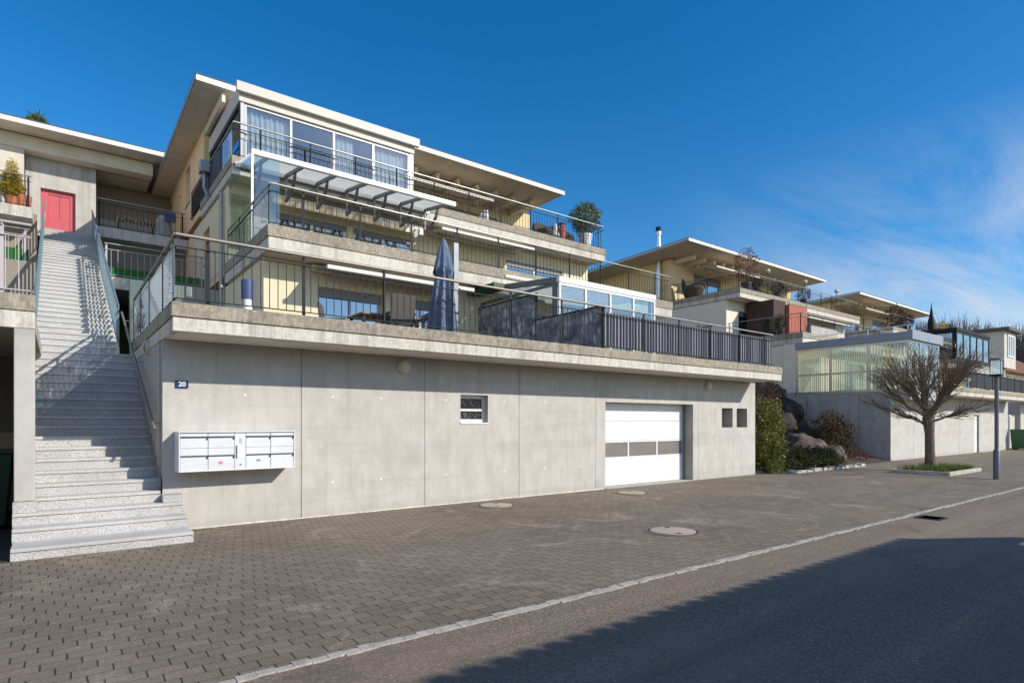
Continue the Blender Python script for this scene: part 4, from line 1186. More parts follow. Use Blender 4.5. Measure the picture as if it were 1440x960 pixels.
# ================================================================== the two terraced houses further right
def far_house(ox, oy, label, roof, slab_end, side='yellow', pav=False, wide=14.4):
    x0 = ox; x1 = ox+wide
    K = thing('terraced_house', (ox, 10.7, 0), label, 'house', 'stepped terraced houses')
    # bare concrete base
    gx0, gx1 = ox-.1, ox+18.0
    hs_ = [(ox+11.4, ox+12.3, -.1, 2.12), (ox+4.7, ox+5.15, 1.5, 2.1)]
    jn = [ox+2.6, ox+5.9, ox+8.9]
    a = MB(); a.wall(gx0, gx1, 0, 2.99, 10.7, 10.73, hs_+[(j-.012, j+.012, -.1, 3.1) for j in jn]); gw = a.build('garage_wall', M['wall_concrete'], K)
    a = MB(); a.wall(gx0, gx1, 0, 2.985, 10.735, 11.0, hs_); a.build('inner_leaf', M['shade_concrete'], gw)
    a = MB(); a.box(gx0, gx0+.3, 11.001, 24, 0, 3.0); a.build('side_wall', M['shade_concrete'], K)
    for yj in (12.0, 14.4, 16.8):
        b = MB(); b.box(gx0-.003, gx0+.01, yj, yj+.02, .1, 3.0); b.build('wall_joint', M['joint'], gw)
    d = MB(); d.box(ox+11.42, ox+12.28, 10.80, 10.84, .02, 2.10); d = d.build('cellar_door', M['white_paint'], K)
    b = MB(); b.tube([(ox+11.52, 10.79, 1.0), (ox+11.52, 10.74, 1.0), (ox+11.64, 10.74, 1.0)], .012, 6); b.build('handle', M['dark_steel'], d)
    window(K, ox+4.7, ox+5.15, 1.5, 2.1, 10.7, sill=False, name='cellar_window')
    a = MB(); a.box(gx0, gx0+.3, 15.0, 24, 3.001, 3.2); a.build('side_wall', M['shade_concrete'], K)
    # first terrace
    slab(K, 'terrace_slab', gx0+(3.6 if pav else 0), gx1-.3, 9.6, 14.9, 3.0, 3.41)
    rl = railing(K, [(gx0+(3.7 if pav else .1), 9.67), (gx1-.45, 9.67)], 3.41, [.1+1.4*k for k in range(10)], h=.97, sp=.16)
    cl = MB(); cl.box(gx0+7.2, gx1-.5, 9.70, 9.72, 3.46, 4.26); cl.build('cladding', M['clad2'], rl)
    y1 = 14.9+oy
    walls(K, 'front_wall', x0, x1, y1, 30, 3.2, 5.64, [(x0+6, x0+8.6, 3.3, 5.1), (x0+10, x0+13, 3.3, 5.1)], 'pale_cream', 'white_render')
    for (a_, b_) in ((6, 8.6), (10, 13)): window(K, x0+a_, x0+b_, 3.3, 5.1, y1, mull=(.5,), frame='white_pvc', pane='win', name='terrace_window')
    # second
    slab(K, 'terrace_slab', x0-.1, x1+.1, 14.2+oy, 18.5+oy, 5.65, 6.2)
    railing(K, [(x0, 14.28+oy), (x1, 14.28+oy)], 6.2, [.7+1.42*k for k in range(10)], h=.95, sp=.17)
    railing(K, [(x0, 14.3+oy), (x0, 18.4+oy)], 6.2, [.05, 2, 4], h=.95, sp=.17)
    y2 = 18.5+oy
    hl = [(x0+1.2, x0+3.9, 6.3, 8.0), (x0+7.4, x0+12.9, 6.3, 8.05)]
    walls(K, 'front_wall', x0, x1, y2, 30, 6.0, 8.49, hl, 'white_render', 'white_render')
    for h in hl: window(K, h[0], h[1], h[2], h[3], y2, mull=(.5,) if h[1]-h[0] < 3 else (.33, .66), frame='grey_frame', pane='winblue' if h[1]-h[0] < 3 else 'win', shutter=.15, name='terrace_window')
    awning(K, x0+7.2, x0+13.0, y2-.02, y2-.9, 8.36, 8.2)
    # third
    slab(K, 'terrace_slab', x0-.1, slab_end, 17.6+oy, 22.2+oy, 8.5, 9.0)
    railing(K, [(x0, 17.68+oy), (slab_end-.1, 17.68+oy)], 9.0, [.7+1.42*k for k in range(int((slab_end-x0)/1.42))], h=.95, sp=.17)
    railing(K, [(x0, 17.7+oy), (x0, 24+oy)], 9.0, [.05, 2, 4], h=.95, sp=.17)
    y3 = 22.2+oy
    hl = [(x0+2.2, x0+5.2, 9.1, 11.0), (x0+8, x0+11, 9.1, 11.0)]
    walls(K, 'front_wall', x0, x1-.3, y3, 31, 8.8, 11.55, hl, 'cream', side)
    for h in hl: window(K, h[0], h[1], h[2], h[3], y3, mull=(.5,), frame='white_pvc', pane='winblue', shutter=.25, name='terrace_window')
    flat_roof(K, roof[0], roof[1], 19.6+oy, 32, 11.83, .035, rafters=(x0+.4, x1-.6, 20.8+oy, y3-.02, 1.0, 11.42))
    awning(K, x0+1.6, x0+6.4, y3-.6, y3-2.0, 11.2, 10.95, cloth='stripe')
    return K, gx0
M['clad2'] = plain('dark railing cladding', (.045,.045,.055), .6, .1, var=.2)
B2, bx = far_house(29.4, .4, 'second terraced house, beyond the garden, with glazed green blind pavilion and steel flue', (27.5, 43.4), 44.1, pav=True)
B3, bx3 = far_house(50.4, .6, 'third terraced house, furthest right, with a blue glazed conservatory on its middle terrace', (49.4, 65.2), 65.0)
# flue pipe of the second house
f = MB(); f.tube([(29.2, 23.4, 8.9), (29.2, 23.4, 12.6)], .16, 14); f.tube([(29.2, 23.4, 12.6), (29.2, 23.4, 13.1)], .13, 14)
f.tube([(29.2, 23.4, 13.1), (29.2, 23.4, 13.6)], .17, 14)
fl = f.build('flue_pipe', M['alu'], B2, smooth=True)
f = MB(); f.tube([(29.2, 23.4, 13.35), (29.2, 23.4, 13.62)], .175, 14); f.build('flue_cap', M['dark_steel'], fl)
# terracotta box on its middle terrace
a = MB(); a.box(32.4, 34.4, 16.9, 18.6, 6.2, 8.3); tb = a.build('terracotta_store', M['terracotta'], B2)
a = MB(); a.box(31.1, 32.39, 17.1, 18.7, 6.2, 8.45); a.build('dark_niche', M['dark_niche'], tb)
a = MB(); a.box(30.2, 33.0, 14.62, 14.9, 6.2, 6.6); a.build('planter_wall', M['shade_concrete'], B2)
# glazed pavilion at its left corner
px0, py0, py1 = 29.3, 9.95, 14.95
a = MB(); a.box(px0+.02, px0+3.5, py0, 10.69, 2.72, 3.0); a.box(px0+.02, px0+3.5, py0+.02, py1, 3.0, 3.12)
pv = a.build('pavilion', M['shade_concrete'], B2)
pane_row(pv, py0+.02, py1, 3, 3.10, 5.30, px0, frame='alu', fw=.1, axis='y', trans=(.42,), pane='milky')
pane_row(pv, px0+.15, px0+3.6, 3, 3.12, 5.30, py0+.02, frame='alu', fw=.09, pane='clear')
a = MB(); a.box(px0-.06, px0+3.7, py0-.12, py0+.1, 5.305, 5.72); a.box(px0-.06, px0+.16, py0+.101, py1, 5.305, 5.66); a.build('roof_beam', M['blue_beam'], pv, bevel=.01) if 'blue_beam' in M else a.build('roof_beam', M['alu'], pv, bevel=.01)
a = MB(); a.quad((px0+.16, py0+.1, 5.62), (px0+3.7, py0+.1, 5.62), (px0+3.7, py1, 5.66), (px0+.16, py1, 5.66)); a.build('roof_sheet', M['frost'], pv, recalc=False)
for (p, q, m) in ((11.75, 14.85, 'green_blind'), (11.1, 11.7, 'green_blind'), (10.75, 11.05, 'yellow_blind'), (10.2, 10.7, 'curtain')): slats(pv, p, q, 3.15, 5.25, px0+.28, m)
slats(pv, px0+.4, px0+1.3, 3.15, 5.25, py0+.3, 'yellow_blind', axis='x'); slats(pv, px0+1.6, px0+3.3, 3.15, 5.25, py0+.3, 'curtain', axis='x')
a = MB(); a.quad((px0+3.5, py0+.1, 3.1), (px0+3.5, py1, 3.1), (px0+3.5, py1, 5.6), (px0+3.5, py0+.1, 5.6)); a.build('inner_side', M['clear'], pv, recalc=False)
a = MB(); a.box(px0, px0+.25, 14.951, 15.6, 3.202, 5.64); a.build('pavilion_wall', M['white_render'], pv)
h = MB(); h.tube([(px0+.05, py0, 5.95), (px0+.05, py1, 5.85)], .02, 6)
for y in (py0+.1, py0+1.7, py0+3.3, py1-.1): h.tube([(px0+.05, y, 5.66), (px0+.05, y, 5.93)], .014, 6)
h.build('roof_rail', M['white_paint'], pv)
# blue conservatory of the third house
a = MB(); a.box(50.9, 58.8, 14.35, 18.9, 8.3, 8.5); cv = a.build('conservatory', M['dark_steel'], B3)
pane_row(cv, 51.0, 58.7, 5, 6.25, 8.29, 14.4, frame='dark_steel', fw=.16, pane='winblue')
pane_row(cv, 14.5, 18.8, 2, 6.25, 8.29, 51.0, frame='dark_steel', fw=.16, axis='y', pane='winblue')

# gable house with a dormer at the far right
Gh = thing('gable_house', (78, 17, 0), 'distant grey gabled house with brown tiled roof and one white dormer window', 'house')
a = MB(); a.box(74, 100, 17.5, 30, 0, 7.2); a.build('wall', M['pale_cream'], Gh)
a = MB(); a.prism([(16.8, 7.0), (24, 11.2), (31, 7.0), (31, 6.8), (24, 11.0), (16.8, 6.8)], 'x', 73.5, 100.5); a.build('roof', M['roof_tiles'], Gh)
a = MB(); a.box(73.6, 77.6, 16.9, 23, 7.1, 10.7); dm = a.build('dormer', M['off_white'], Gh)
a = MB(); a.box(73.1, 78.2, 16.4, 23.3, 10.71, 11.0); a.build('dormer_roof', M['roof_edge'], dm)
window(Gh, 74.6, 76.9, 8.2, 10.4, 16.87, mull=(.33, .66), depth=-.06, fw=.14, frame='white_paint', pane='winblue', name='dormer_window', sill=False)
a = MB(); a.box(61, 73, 22, 24, 5, 8.6); Gb = a.build('back_building', M['off_white'], Gh)

# ================================================================== house across the street (behind the viewer)
N = thing('tiled_house', (-4, -4, 0), 'low tile roofed house across the street whose roof shadow covers the asphalt', 'house')
rz, ry, rx = 4.0, -2.68, 13.6
a = MB(); a.box(-26, rx-.5, -6.0, -1.75, 0, 2.3); a.build('wall', M['cream'], N)
a = MB(); a.prism([(-1.75, 2.3), (-1.75, 2.8), (ry, rz-.25), (-6.0, 2.3)], 'x', rx-.75, rx-.499); a.prism([(-1.75, 2.3), (-1.75, 2.8), (ry, rz-.25), (-6.0, 2.3)], 'x', -26.001, -25.7); a.build('gable', M['cream'], N)
a = MB(); a.prism([(-1.3, 2.37), (-1.3, 2.52), (ry, rz), (-6.6, 2.3), (-6.6, 2.15), (ry, rz-.2)], 'x', -26.5, rx); rf = a.build('roof', M['roof_tiles'], N)
a = MB(); x = rx-.02; k = 0
while x > -26:
    a.prism([(ry-.14, rz-.10), (ry-.08, rz+.02), (ry, rz+.045), (ry+.08, rz+.02), (ry+.14, rz-.10)], 'x', x-.14, x); x -= .25
a.build('ridge_tiles', M['roof_tiles'], rf)
for x in (-20, -14, -8, -2, 4, 10):

    w_ = MB(); w_.box(x-.6, x+.6, -1.749, -1.69, 1.0, 2.1); w_ = w_.build('street_window', M['white_pvc'], N)
    g = MB(); g.box(x-.52, x+.52, -1.689, -1.68, 1.08, 2.02); g.build('pane', M['win'], w_)
# ================================================================== vegetation
def leaf_cloud(mb, n, fn, size, rnd, aspect=.45, droop=0.0):
    """n leaf faces; fn(rnd) -> point, outward normal"""
    for _ in range(n):
        p, nv = fn(rnd)
        d = Vector((rnd.gauss(0,1), rnd.gauss(0,1), rnd.gauss(0,1)-droop)); d = (d.normalized()+Vector(nv)*.5).normalized()
        s = d.cross(Vector((rnd.gauss(0,1), rnd.gauss(0,1), rnd.gauss(0,1)))).normalized()
        L = size*rnd.uniform(.6, 1.35); W = L*aspect
        c = d.cross(s)*L*.1
        p = Vector(p)
        mb.add([p, p+d*L*.5+s*W*.5+c, p+d*L, p+d*L*.5-s*W*.5+c], [(0,1,2,3)])

def blob_fn(c, rad, lump=.35, seed=0, shell=.55, zcut=None):
    c = Vector(c); off = Vector((seed*3.1, seed*1.7, seed*2.3))
    def fn(rnd):
        while True:
            d = Vector((rnd.gauss(0,1), rnd.gauss(0,1), rnd.gauss(0,1))).normalized()
            k = 1+lump*mnoise.noise(d*2.1+off)+lump*.6*mnoise.noise(d*5+off)
            r = k*(shell+(1-shell)*rnd.random()**.6)
            p = c+Vector((d.x*rad[0], d.y*rad[1], d.z*rad[2]))*r
            if mnoise.noise(p*3.0/max(rad)+off*2) < -.28: continue
            if zcut is not None and p.z < zcut: continue
            return p, d
    return fn

def shrub(name, loc, parts, mat_, n, size, label, cat='shrub', group=None, aspect=.45, stems=6, seed=1, h0=0.0, droop=0, zcut=None):
    t = thing(name, loc, label, cat, group)
    rnd = random.Random(seed); mb = MB(); L = Vector(loc)
    tot = sum(p[1][0]*p[1][1]*p[1][2] for p in parts)
    for i, (c, rad) in enumerate(parts):
        leaf_cloud(mb, int(n*rad[0]*rad[1]*rad[2]/tot), blob_fn(L+Vector(c), rad, seed=seed+i, zcut=zcut), size, rnd, aspect, droop)
    mb.build('foliage', M[mat_], t, recalc=False)
    st = MB()
    for k in range(stems):
        c, rad = parts[k % len(parts)]
        tip = L+Vector(c)+Vector((rnd.uniform(-.6,.6)*rad[0], rnd.uniform(-.6,.6)*rad[1], rnd.uniform(-.1,.7)*rad[2]))
        b = L+Vector((rnd.uniform(-.1,.1), rnd.uniform(-.1,.1), h0)); m = b.lerp(tip, .5)+Vector((rnd.uniform(-.08,.08), rnd.uniform(-.08,.08), .05))
        st.tube([b, m, tip], [.028, .02, .006], 6)
    st.build('stem', M['bark'], t)
    return t

shrub('laurel_bush', (19.45, 11.0, 0), [((0,0,1.25), (.66,.62,1.25)), ((.2,.0,.6), (.62,.6,.65)), ((-.1,-.1,.7), (.62,.55,.75)), ((.1,0,2.0), (.52,.5,.55))], 'laurel', 7500, .105,
      'tall glossy green cherry laurel growing against the right end of the garage wall', seed=3, aspect=.42)
shrub('low_shrub', (18.95, 10.35, 0), [((0,0,.2), (.34,.26,.3))], 'grass_blade', 500, .09, 'small pale green tuft at the foot of the wall corner below the laurel', seed=5, aspect=.2, stems=3)
shrub('juniper', (21.6, 10.5, 0), [((-.9,.1,.36), (.9,.5,.5)), ((.5,0,.36), (1.0,.5,.5)), ((1.6,.2,.28), (.9,.45,.4)), ((2.5,.4,.2), (.7,.4,.3))], 'juniper', 6000, .12,
      'low dark spreading juniper in front of the boulder', seed=6, aspect=.22, stems=8)
shrub('dry_shrub', (27.4, 12.3, 0), [((0,0,1.1), (1.05,.8,.95)), ((.4,0,.7), (.9,.7,.7)), ((-.3,.1,1.6), (.7,.6,.55))], 'drybush', 3000, .16,
      'half bare brownish shrub between the boulder and the side wall of the second house', seed=8, aspect=.35, stems=26, droop=.6)
shrub('autumn_shrub', (27.6, 11.3, 0), [((0,0,.2), (1.0,.35,.3))], 'red_leaf', 500, .10, 'low reddish ground plants along the edge of the garden bed', seed=9, aspect=.3, stems=5)
shrub('red_shrub', (25.0, 14.3, 2.4), [((0,0,.6), (1.0,.7,.75)), ((-.6,-.3,.3), (.8,.6,.7)), ((1.0,.2,.4), (.7,.6,.6))], 'redbush', 2600, .10, 'dark red brown shrub on the garden slope beside the terrace end', seed=12, aspect=.35, stems=18)

def boulder(name, loc, rad, label, seed, group=None):
    bm = bmesh.new(); bmesh.ops.create_icosphere(bm, subdivisions=4, radius=1)
    off = Vector((seed*7.3, seed*2.9, seed))
    for v in bm.verts:
        d = v.co.normalized()
        k = 1+.24*mnoise.noise(d*1.3+off)-.30*abs(mnoise.noise(d*2.4+off))+.12*abs(mnoise.noise(d*5+off))+.04*mnoise.noise(d*11+off)+.08
        q = Vector((d.x*rad[0], d.y*rad[1], d.z*rad[2]))*k
        v.co = q
    me = bpy.data.meshes.new(name); bm.to_mesh(me); bm.free()
    me.materials.append(M['shade_rock' if name == 'slope_rock' else 'rock']); me.polygons.foreach_set('use_smooth', [True]*len(me.polygons))
    o = bpy.data.objects.new(name, me); col.objects.link(o); o.location = loc
    return tag(o, label, 'rock', group)
boulder('boulder', (24.0, 12.0, .34), (1.2, .8, .78), 'big reddish grey boulder behind the low juniper', 2)
boulder('boulder', (25.7, 11.6, .25), (.6, .5, .5), 'smaller rounded rock at the right foot of the big boulder', 5)
for i, (x, y, z, r, lab) in enumerate([(26.6, 14.4, 1.5, .75, 'dark rock in the garden slope above the big boulder'), (22.6, 13.2, 1.9, .6, 'pale rock on top of the laurel, below the red shrub'),
                             (27.9, 14.8, 2.1, .8, 'dark rock beside the sloping wall edge of the second house'), (28.4, 14.3, .9, .75, 'lowest dark rock of the garden slope by the side wall'), (27.3, 15.4, 2.9, .8, 'topmost dark rock of the garden slope')]):
    boulder('slope_rock', (x, y, z), (r*1.2, r, r*.85), lab, 20+i)
# garden slope between the houses
mb = MB(); xs = [18.16+1.11*i for i in range(11)]; ys = [10.6, 10.9, 11.4, 12, 12.6, 13.2, 13.7, 14.2, 14.7, 15.2, 16, 18, 20, 24]
def gz(x, y):
    if y < 10.9: return .03
    k = min(max((y-13.4)/2.0, 0), 1); k = k*k*(3-2*k)
    return max(.03, (y-10.9)*.22+2.0*k+max(0, y-15.4)*.35+.15*mnoise.noise(Vector((x*.7, y*.7, 1))))
for y in ys:
    for x in xs: mb.v.append((x if x < 29 else 29.28, y, gz(x, y)))
for j in range(len(ys)-1):
    for i in range(len(xs)-1): mb.f.append((j*11+i, j*11+i+1, (j+1)*11+i+1, (j+1)*11+i)); mb.m.append(0)
tag(mb.build('garden_bed', M['soil'], smooth=True), kind='structure')
for i in range(7):
    pass
kb = thing('bed_edging', (22, 10.45, 0), 'irregular row of pale stones edging the garden bed', 'edging')
rnd = random.Random(9); m = MB(); x = 19.3
while x < 24.5:
    l = rnd.uniform(.25, .5); m.box(x, x+l-.02, 9.95+rnd.uniform(-.04,.04), 10.2+rnd.uniform(-.04,.04), 0, rnd.uniform(.06,.13)); x += l
m.build('stones', M['kerb'], kb, bevel=.02)

# ---- pollarded bare street tree in a planted bed
T = thing('bare_tree', (24.3, 7.6, .1), 'bare round crowned street tree with upswept twigs standing in a small grass bed', 'tree')
def grow_tree(T, base, rnd, zt=1.75, crown=(0,0,2.85), rad=(2.15, 2.15, 1.68)):
    tr = MB(); br = MB(); tw = MB(); B = Vector(base)
    p1 = B+Vector((-.05,.02,.5)); p2 = B+Vector((-.15,.0,1.2)); p3 = B+Vector((-.20,.02,zt))
    tr.tube([B+Vector((.03,0,-.05)), B+Vector((.02,0,.12)), p1, p2, p3, p3+Vector((0,0,.18))], [.27,.20,.165,.16,.185,.13], 14); tr.v = [tuple(Vector(q)+Vector((mnoise.noise(Vector(q)*4.2), mnoise.noise(Vector(q)*4.2+Vector((9,0,0))), 0))*.035) for q in tr.v]
    limbs = [(.72,.064),(.92,.066),(1.1,.07),(1.35,.066),(.78,.06),(1.0,.06),(.68,.058),(.9,.062),(1.2,.06),(.75,.06),(1.05,.06),(.85,.06)] + [(.16,.034),(.22,.032),(.12,.03),(.26,.034),(.18,.03)]
    for k, (el, r0) in enumerate(limbs):
        low = el < .3; a = 2*math.pi*k*.382+rnd.uniform(-.2,.2)
        if low: a = 2*math.pi*(k-12)/5+.9
        d = Vector((math.cos(a)*math.cos(el), math.sin(a)*math.cos(el), math.sin(el)))
        start = p3+Vector((rnd.uniform(-.05,.05), rnd.uniform(-.05,.05), rnd.uniform(-.25,-.1) if low else rnd.uniform(-.05,.2)))
        tip = p3+d*rnd.uniform(1.35, 1.65)+Vector((0,0,.1)) if not low else p3+d*rnd.uniform(1.0, 1.35)
        pts = [start]
        for q in (.25, .5, .75, 1.0):                  # crooked limb, bowing upward
            w_ = Vector((rnd.gauss(0,.045), rnd.gauss(0,.045), rnd.gauss(0,.04)-(.10 if not low else .02)*math.sin(q*math.pi)))
            pts.append(start.lerp(tip, q)+w_)
        br.tube(pts, [r0*1.2, r0*1.0, r0*.8, r0*.6, r0*.4], 8)
        def on(f):
            x = f*4; i_ = min(3, int(x)); return pts[i_].lerp(pts[i_+1], x-i_)
        for q in range(5 if low else 10):
            f = rnd.uniform(.3, 1.0); s = on(f)
            dd = (d+Vector((rnd.gauss(0,.38), rnd.gauss(0,.38), rnd.gauss(.18,.26)))).normalized()
            if low: dd.z = max(-.02, min(dd.z, .3))
            else: dd.z = max(dd.z, .12)
            L_ = (2.3 if dd.z < .4 else 2.15)*(1-f*.62)*rnd.uniform(.85,1.1)*(1+.1*mnoise.noise(dd*2.5))
            L_ = min(L_, .8 if low else (.9 if dd.z < .5 else 1.3)); e = s+dd*L_+Vector((0,0,.08))
            mm = s.lerp(e, .5)+Vector((rnd.gauss(0,.05), rnd.gauss(0,.05), -.05))
            br.tube([s, mm, e], [.021,.014,.007], 6)
            for z in range(7):
                f2 = rnd.uniform(.12, 1.0); s2 = s.lerp(mm, f2*2) if f2 < .5 else mm.lerp(e, f2*2-1)
                d2 = (dd+Vector((rnd.gauss(0,.36), rnd.gauss(0,.36), rnd.gauss(.2,.28)))).normalized()
                e2 = s2+d2*rnd.uniform(.35,.75)*(1.1-.35*f2)
                k2 = s2.lerp(e2, .55)+Vector((rnd.gauss(0,.025), rnd.gauss(0,.025), rnd.gauss(-.01,.02)))
                tw.tube([s2, k2, e2], [.0085,.006,.0032], 4, cap=False)
                for y_ in range(2):
                    s3 = s2.lerp(e2, rnd.uniform(.3,.9)); e3 = s3+(d2+Vector((rnd.gauss(0,.5), rnd.gauss(0,.5), rnd.gauss(.2,.35)))).normalized()*rnd.uniform(.15,.38)
                    tw.tube([s3, e3], [.0055,.003], 3, cap=False)
    tr.build('trunk', M['bark'], T, smooth=True); br.build('branches', M['bark'], T, smooth=True)
    tw.build('twigs', M['twig'], T, recalc=False)
grow_tree(T, (24.3, 7.6, .1), random.Random(21))
Bd = thing('planting_bed', (24.0, 7.3, 0), 'low stone edged bed of grass around the bare street tree', 'planter')
m = MB(); X0, X1, Y0, Y1 = 22.4, 25.6, 6.5, 8.2
for (a, b, c, d) in ((X0, X1, Y0, Y0+.12), (X0, X1, Y1-.12, Y1), (X0, X0+.12, Y0+.121, Y1-.121), (X1-.12, X1, Y0+.121, Y1-.121)): m.box(a, b, c, d, 0, .13)
m.build('edging', M['kerb'], Bd, bevel=.015)
m = MB(); m.quad((X0+.12, Y0+.12, .09), (X1-.12, Y0+.12, .09), (X1-.12, Y1-.12, .09), (X0+.12, Y1-.12, .09)); m.build('soil', M['soil'], Bd, recalc=False)
m = MB(); rnd = random.Random(6)
for k in range(5200):
    x, y = rnd.uniform(X0+.14, X1-.14), rnd.uniform(Y0+.14, Y1-.14)
    if mnoise.noise(Vector((x*1.6, y*1.6, 0))) < -.12: continue
    h = rnd.uniform(.06,.24); dx, dy = rnd.gauss(0,.05), rnd.gauss(0,.05); a = rnd.uniform(0, 3.14); wx, wy = .008*math.cos(a), .008*math.sin(a)
    m.add([(x-wx,y-wy,.09),(x+wx,y+wy,.09),(x+dx,y+dy,.09+h)], [(0,1,2)])
g = m.build('grass', M['grass_blade'], Bd, recalc=False); g['kind'] = 'stuff'

# ---- distant bare trees on the hill, tree top above the left roof
def far_tree(loc, h, r, label, seed, mat_='far_twig'):
    t = thing('bare_tree', loc, label, 'tree', 'bare trees on the far hill'); rnd = random.Random(seed); B = Vector(loc); a = MB(); b = MB()
    a.tube([B, B+Vector((0,0,h*.45))], [.35,.2], 7); a.build('trunk', M['far_twig'], t)
    for k in range(230):
        d = Vector((rnd.gauss(0,1), rnd.gauss(0,1), abs(rnd.gauss(0,1)))).normalized()
        s = B+Vector((0,0,h*.4))+Vector((d.x*r, d.y*r, d.z*h*.55))*rnd.uniform(.15,.6)
        e = B+Vector((0,0,h*.4))+Vector((d.x*r, d.y*r, d.z*h*.6))*rnd.uniform(.8,1.08)
        b.tube([s, e], [.07,.03], 3, cap=False)
        for q in range(3):
            e2 = e+Vector((rnd.gauss(0,.6), rnd.gauss(0,.6), rnd.gauss(.3,.5))); b.tube([s.lerp(e, .6), e2], [.045,.02], 3, cap=False)
    b.build('crown', M[mat_], t, recalc=False)
for i, (u, v, t, r, lab) in enumerate([(1352, 445, 118, 5.2, 'hazy bare tree on the skyline, largest of the hill group'), (1328, 449, 122, 4.4, 'hazy bare tree on the skyline, left of the largest one'), (1300, 453, 112, 3.6, 'small bare tree on the skyline just right of the third roof'),
                          (1377, 450, 124, 4.6, 'hazy bare tree right of the largest on the skyline'), (1402, 456, 128, 4.2, 'bare tree on the skyline behind the distant dormer'), (1432, 455, 120, 4.0, 'bare tree on the skyline at the right edge, beyond the gabled house')]):
    q = (u-720)/836; x, y = t*(.608+.794*q), t*(.794-.608*q); zt = 1.7+(594-v)*t/836; zb = 5.0
    far_tree((x, y, zb), (zt-zb)/1.02, r, lab, 40+i)
shrub('pine_tree', (-.75, 36.5, 9.3), [((0,0,6.55), (.45,.45,.55)), ((.1,0,6.1), (.4,.4,.4))], 'ball_leaf', 2600, .2, 'green treetop showing just above the left roof', 'tree', seed=31, aspect=.2, stems=3)
# ================================================================== things standing about
# mailbox bank
MBX = thing('mailbox_bank', (2.33, 10.6, .94), 'white metal bank of eight letter boxes with a bell panel, mounted on the garage wall', 'mailbox')
X0, X1, Z0, Z1, YB, YF = 1.46, 3.19, .945, 1.545, 10.59, 10.18
a = MB(); a.box(X0, X0+.02, YF, YB, Z0, Z1); a.box(X1-.02, X1, YF, YB, Z0, Z1); a.box(X0+.02, X1-.02, YF, YB, Z0, Z0+.02); a.box(X0-.004, X1+.004, YF-.012, YB, Z1+.0005, Z1+.018)
a.box(X0+.02, X1-.02, YF+.05, YB, Z0+.02, Z1-.002); a.build('cabinet', M['mailbox'], MBX, bevel=.003)
colx = [(1.482, 1.862), (1.866, 2.245), (2.415, 2.795), (2.799, 3.168)]
def zf(f): return Z0+.02+(Z1-Z0-.03)*f
lbl = 0
for (a0, a1) in colx:
    for (f0, f1, nm, yo) in ((.915, 1.0, 'label_strip', 0), (.60, .865, 'letter_flap', -.004), (.40, .592, 'letter_door', 0), (.0, .355, 'parcel_door', -.002)):
        b = MB(); b.box(a0+.002, a1-.002, YF+.012+yo, YF+.045, zf(f0), zf(f1)); p = b.build(nm, M['mailbox'], MBX, bevel=.003)
        if nm == 'letter_flap':
            b = MB(); b.box(a0+.01, a1-.01, YF+.014, YF+.044, zf(.875), zf(.905)); b.build('letter_slot', M['joint'], p)
            b = MB(); b.box(a1-.022, a1-.006, YF-.004, YF+.007, zf(.82), zf(.875)); b.build('hinge', M['dark_steel'], p)
        if nm == 'parcel_door':
            b = MB(); b.box(a0+.01, a1-.01, YF+.016, YF+.044, zf(.362), zf(.392)); b.build('parcel_slot', M['joint'], p)
            b = MB(); b.box(a1-.022, a1-.006, YF-.004, YF+.009, zf(.31), zf(.36)); b.build('hinge', M['dark_steel'], p)
            if abs(a0-1.866) < .01:
                b = MB(); c = (2.04, zf(.19)); n = 20
                vs = [(c[0]+.032*math.cos(2*math.pi*k/n), YF+.0085, c[1]+.024*math.sin(2*math.pi*k/n)) for k in range(n)]; b.add(vs, [tuple(range(n))]); b.build('red_sticker', M['red_paint'], p, recalc=False)
                b = MB(); b.box(c[0]-.02, c[0]+.02, YF+.0070, YF+.0082, c[1]-.005, c[1]+.005); b.build('sticker_bar', M['white_enamel'], p)
            if abs(a0-2.415) < .01:
                b = MB(); b.box(2.575, 2.635, YF+.0075, YF+.0095, zf(.19), zf(.25)); b.build('name_sticker', M['grey_ink'], p)
b = MB(); b.box(2.249, 2.411, YF+.012, YF+.045, zf(0), zf(1)); bp = b.build('bell_panel', M['mailbox'], MBX, bevel=.003)
b = MB()
for k in range(9): b.box(2.265, 2.285, YF+.004, YF+.0115, zf(.62-.04*k), zf(.645-.04*k))
b.build('bell_button', M['dark_steel'], bp)
b = MB()
for k in range(6): b.box(2.315, 2.355, YF+.009, YF+.0115, zf(.84-.025*k), zf(.85-.025*k))
b.build('speaker_grille', M['grey_ink'], bp)
b = MB(); b.disc_y((2.335, zf(.12)), .011, YF+.004, YF+.0118, 14); b.build('key_switch', M['dark_steel'], bp)
b = MB()
for k in range(7): b.box(2.295, 2.385, YF+.0098, YF+.0117, zf(.62-.05*k), zf(.655-.05*k))
b.build('name_plate', M['white_enamel'], bp)

# house number
NP = thing('house_number_plate', (1.56, 10.59, 2.3), 'small blue enamel house number plate reading 20 at the left end of the garage wall', 'sign')
b = MB(); b.box(1.475, 1.655, 10.575, 10.5985, 2.245, 2.36); b.build('plate', M['number_blue'], NP, bevel=.004)
def text_mesh(s, size, loc, mat_, parent, name):
    cu = bpy.data.curves.new('txt', 'FONT'); cu.body = s; cu.size = size; cu.align_x = 'CENTER'; cu.align_y = 'CENTER'; cu.extrude = .001; cu.offset = .0015
    o = bpy.data.objects.new('txt', cu); col.objects.link(o)
    bpy.context.view_layer.update()
    me = bpy.data.meshes.new_from_object(o.evaluated_get(bpy.context.evaluated_depsgraph_get()))
    bpy.data.objects.remove(o); bpy.data.curves.remove(cu)
    me.materials.clear(); me.materials.append(mat_)
    t = bpy.data.objects.new(name, me); col.objects.link(t); t.parent = parent
    t.location = Vector(loc)-wloc(parent); t.rotation_euler = (R(90), 0, 0)
    return t
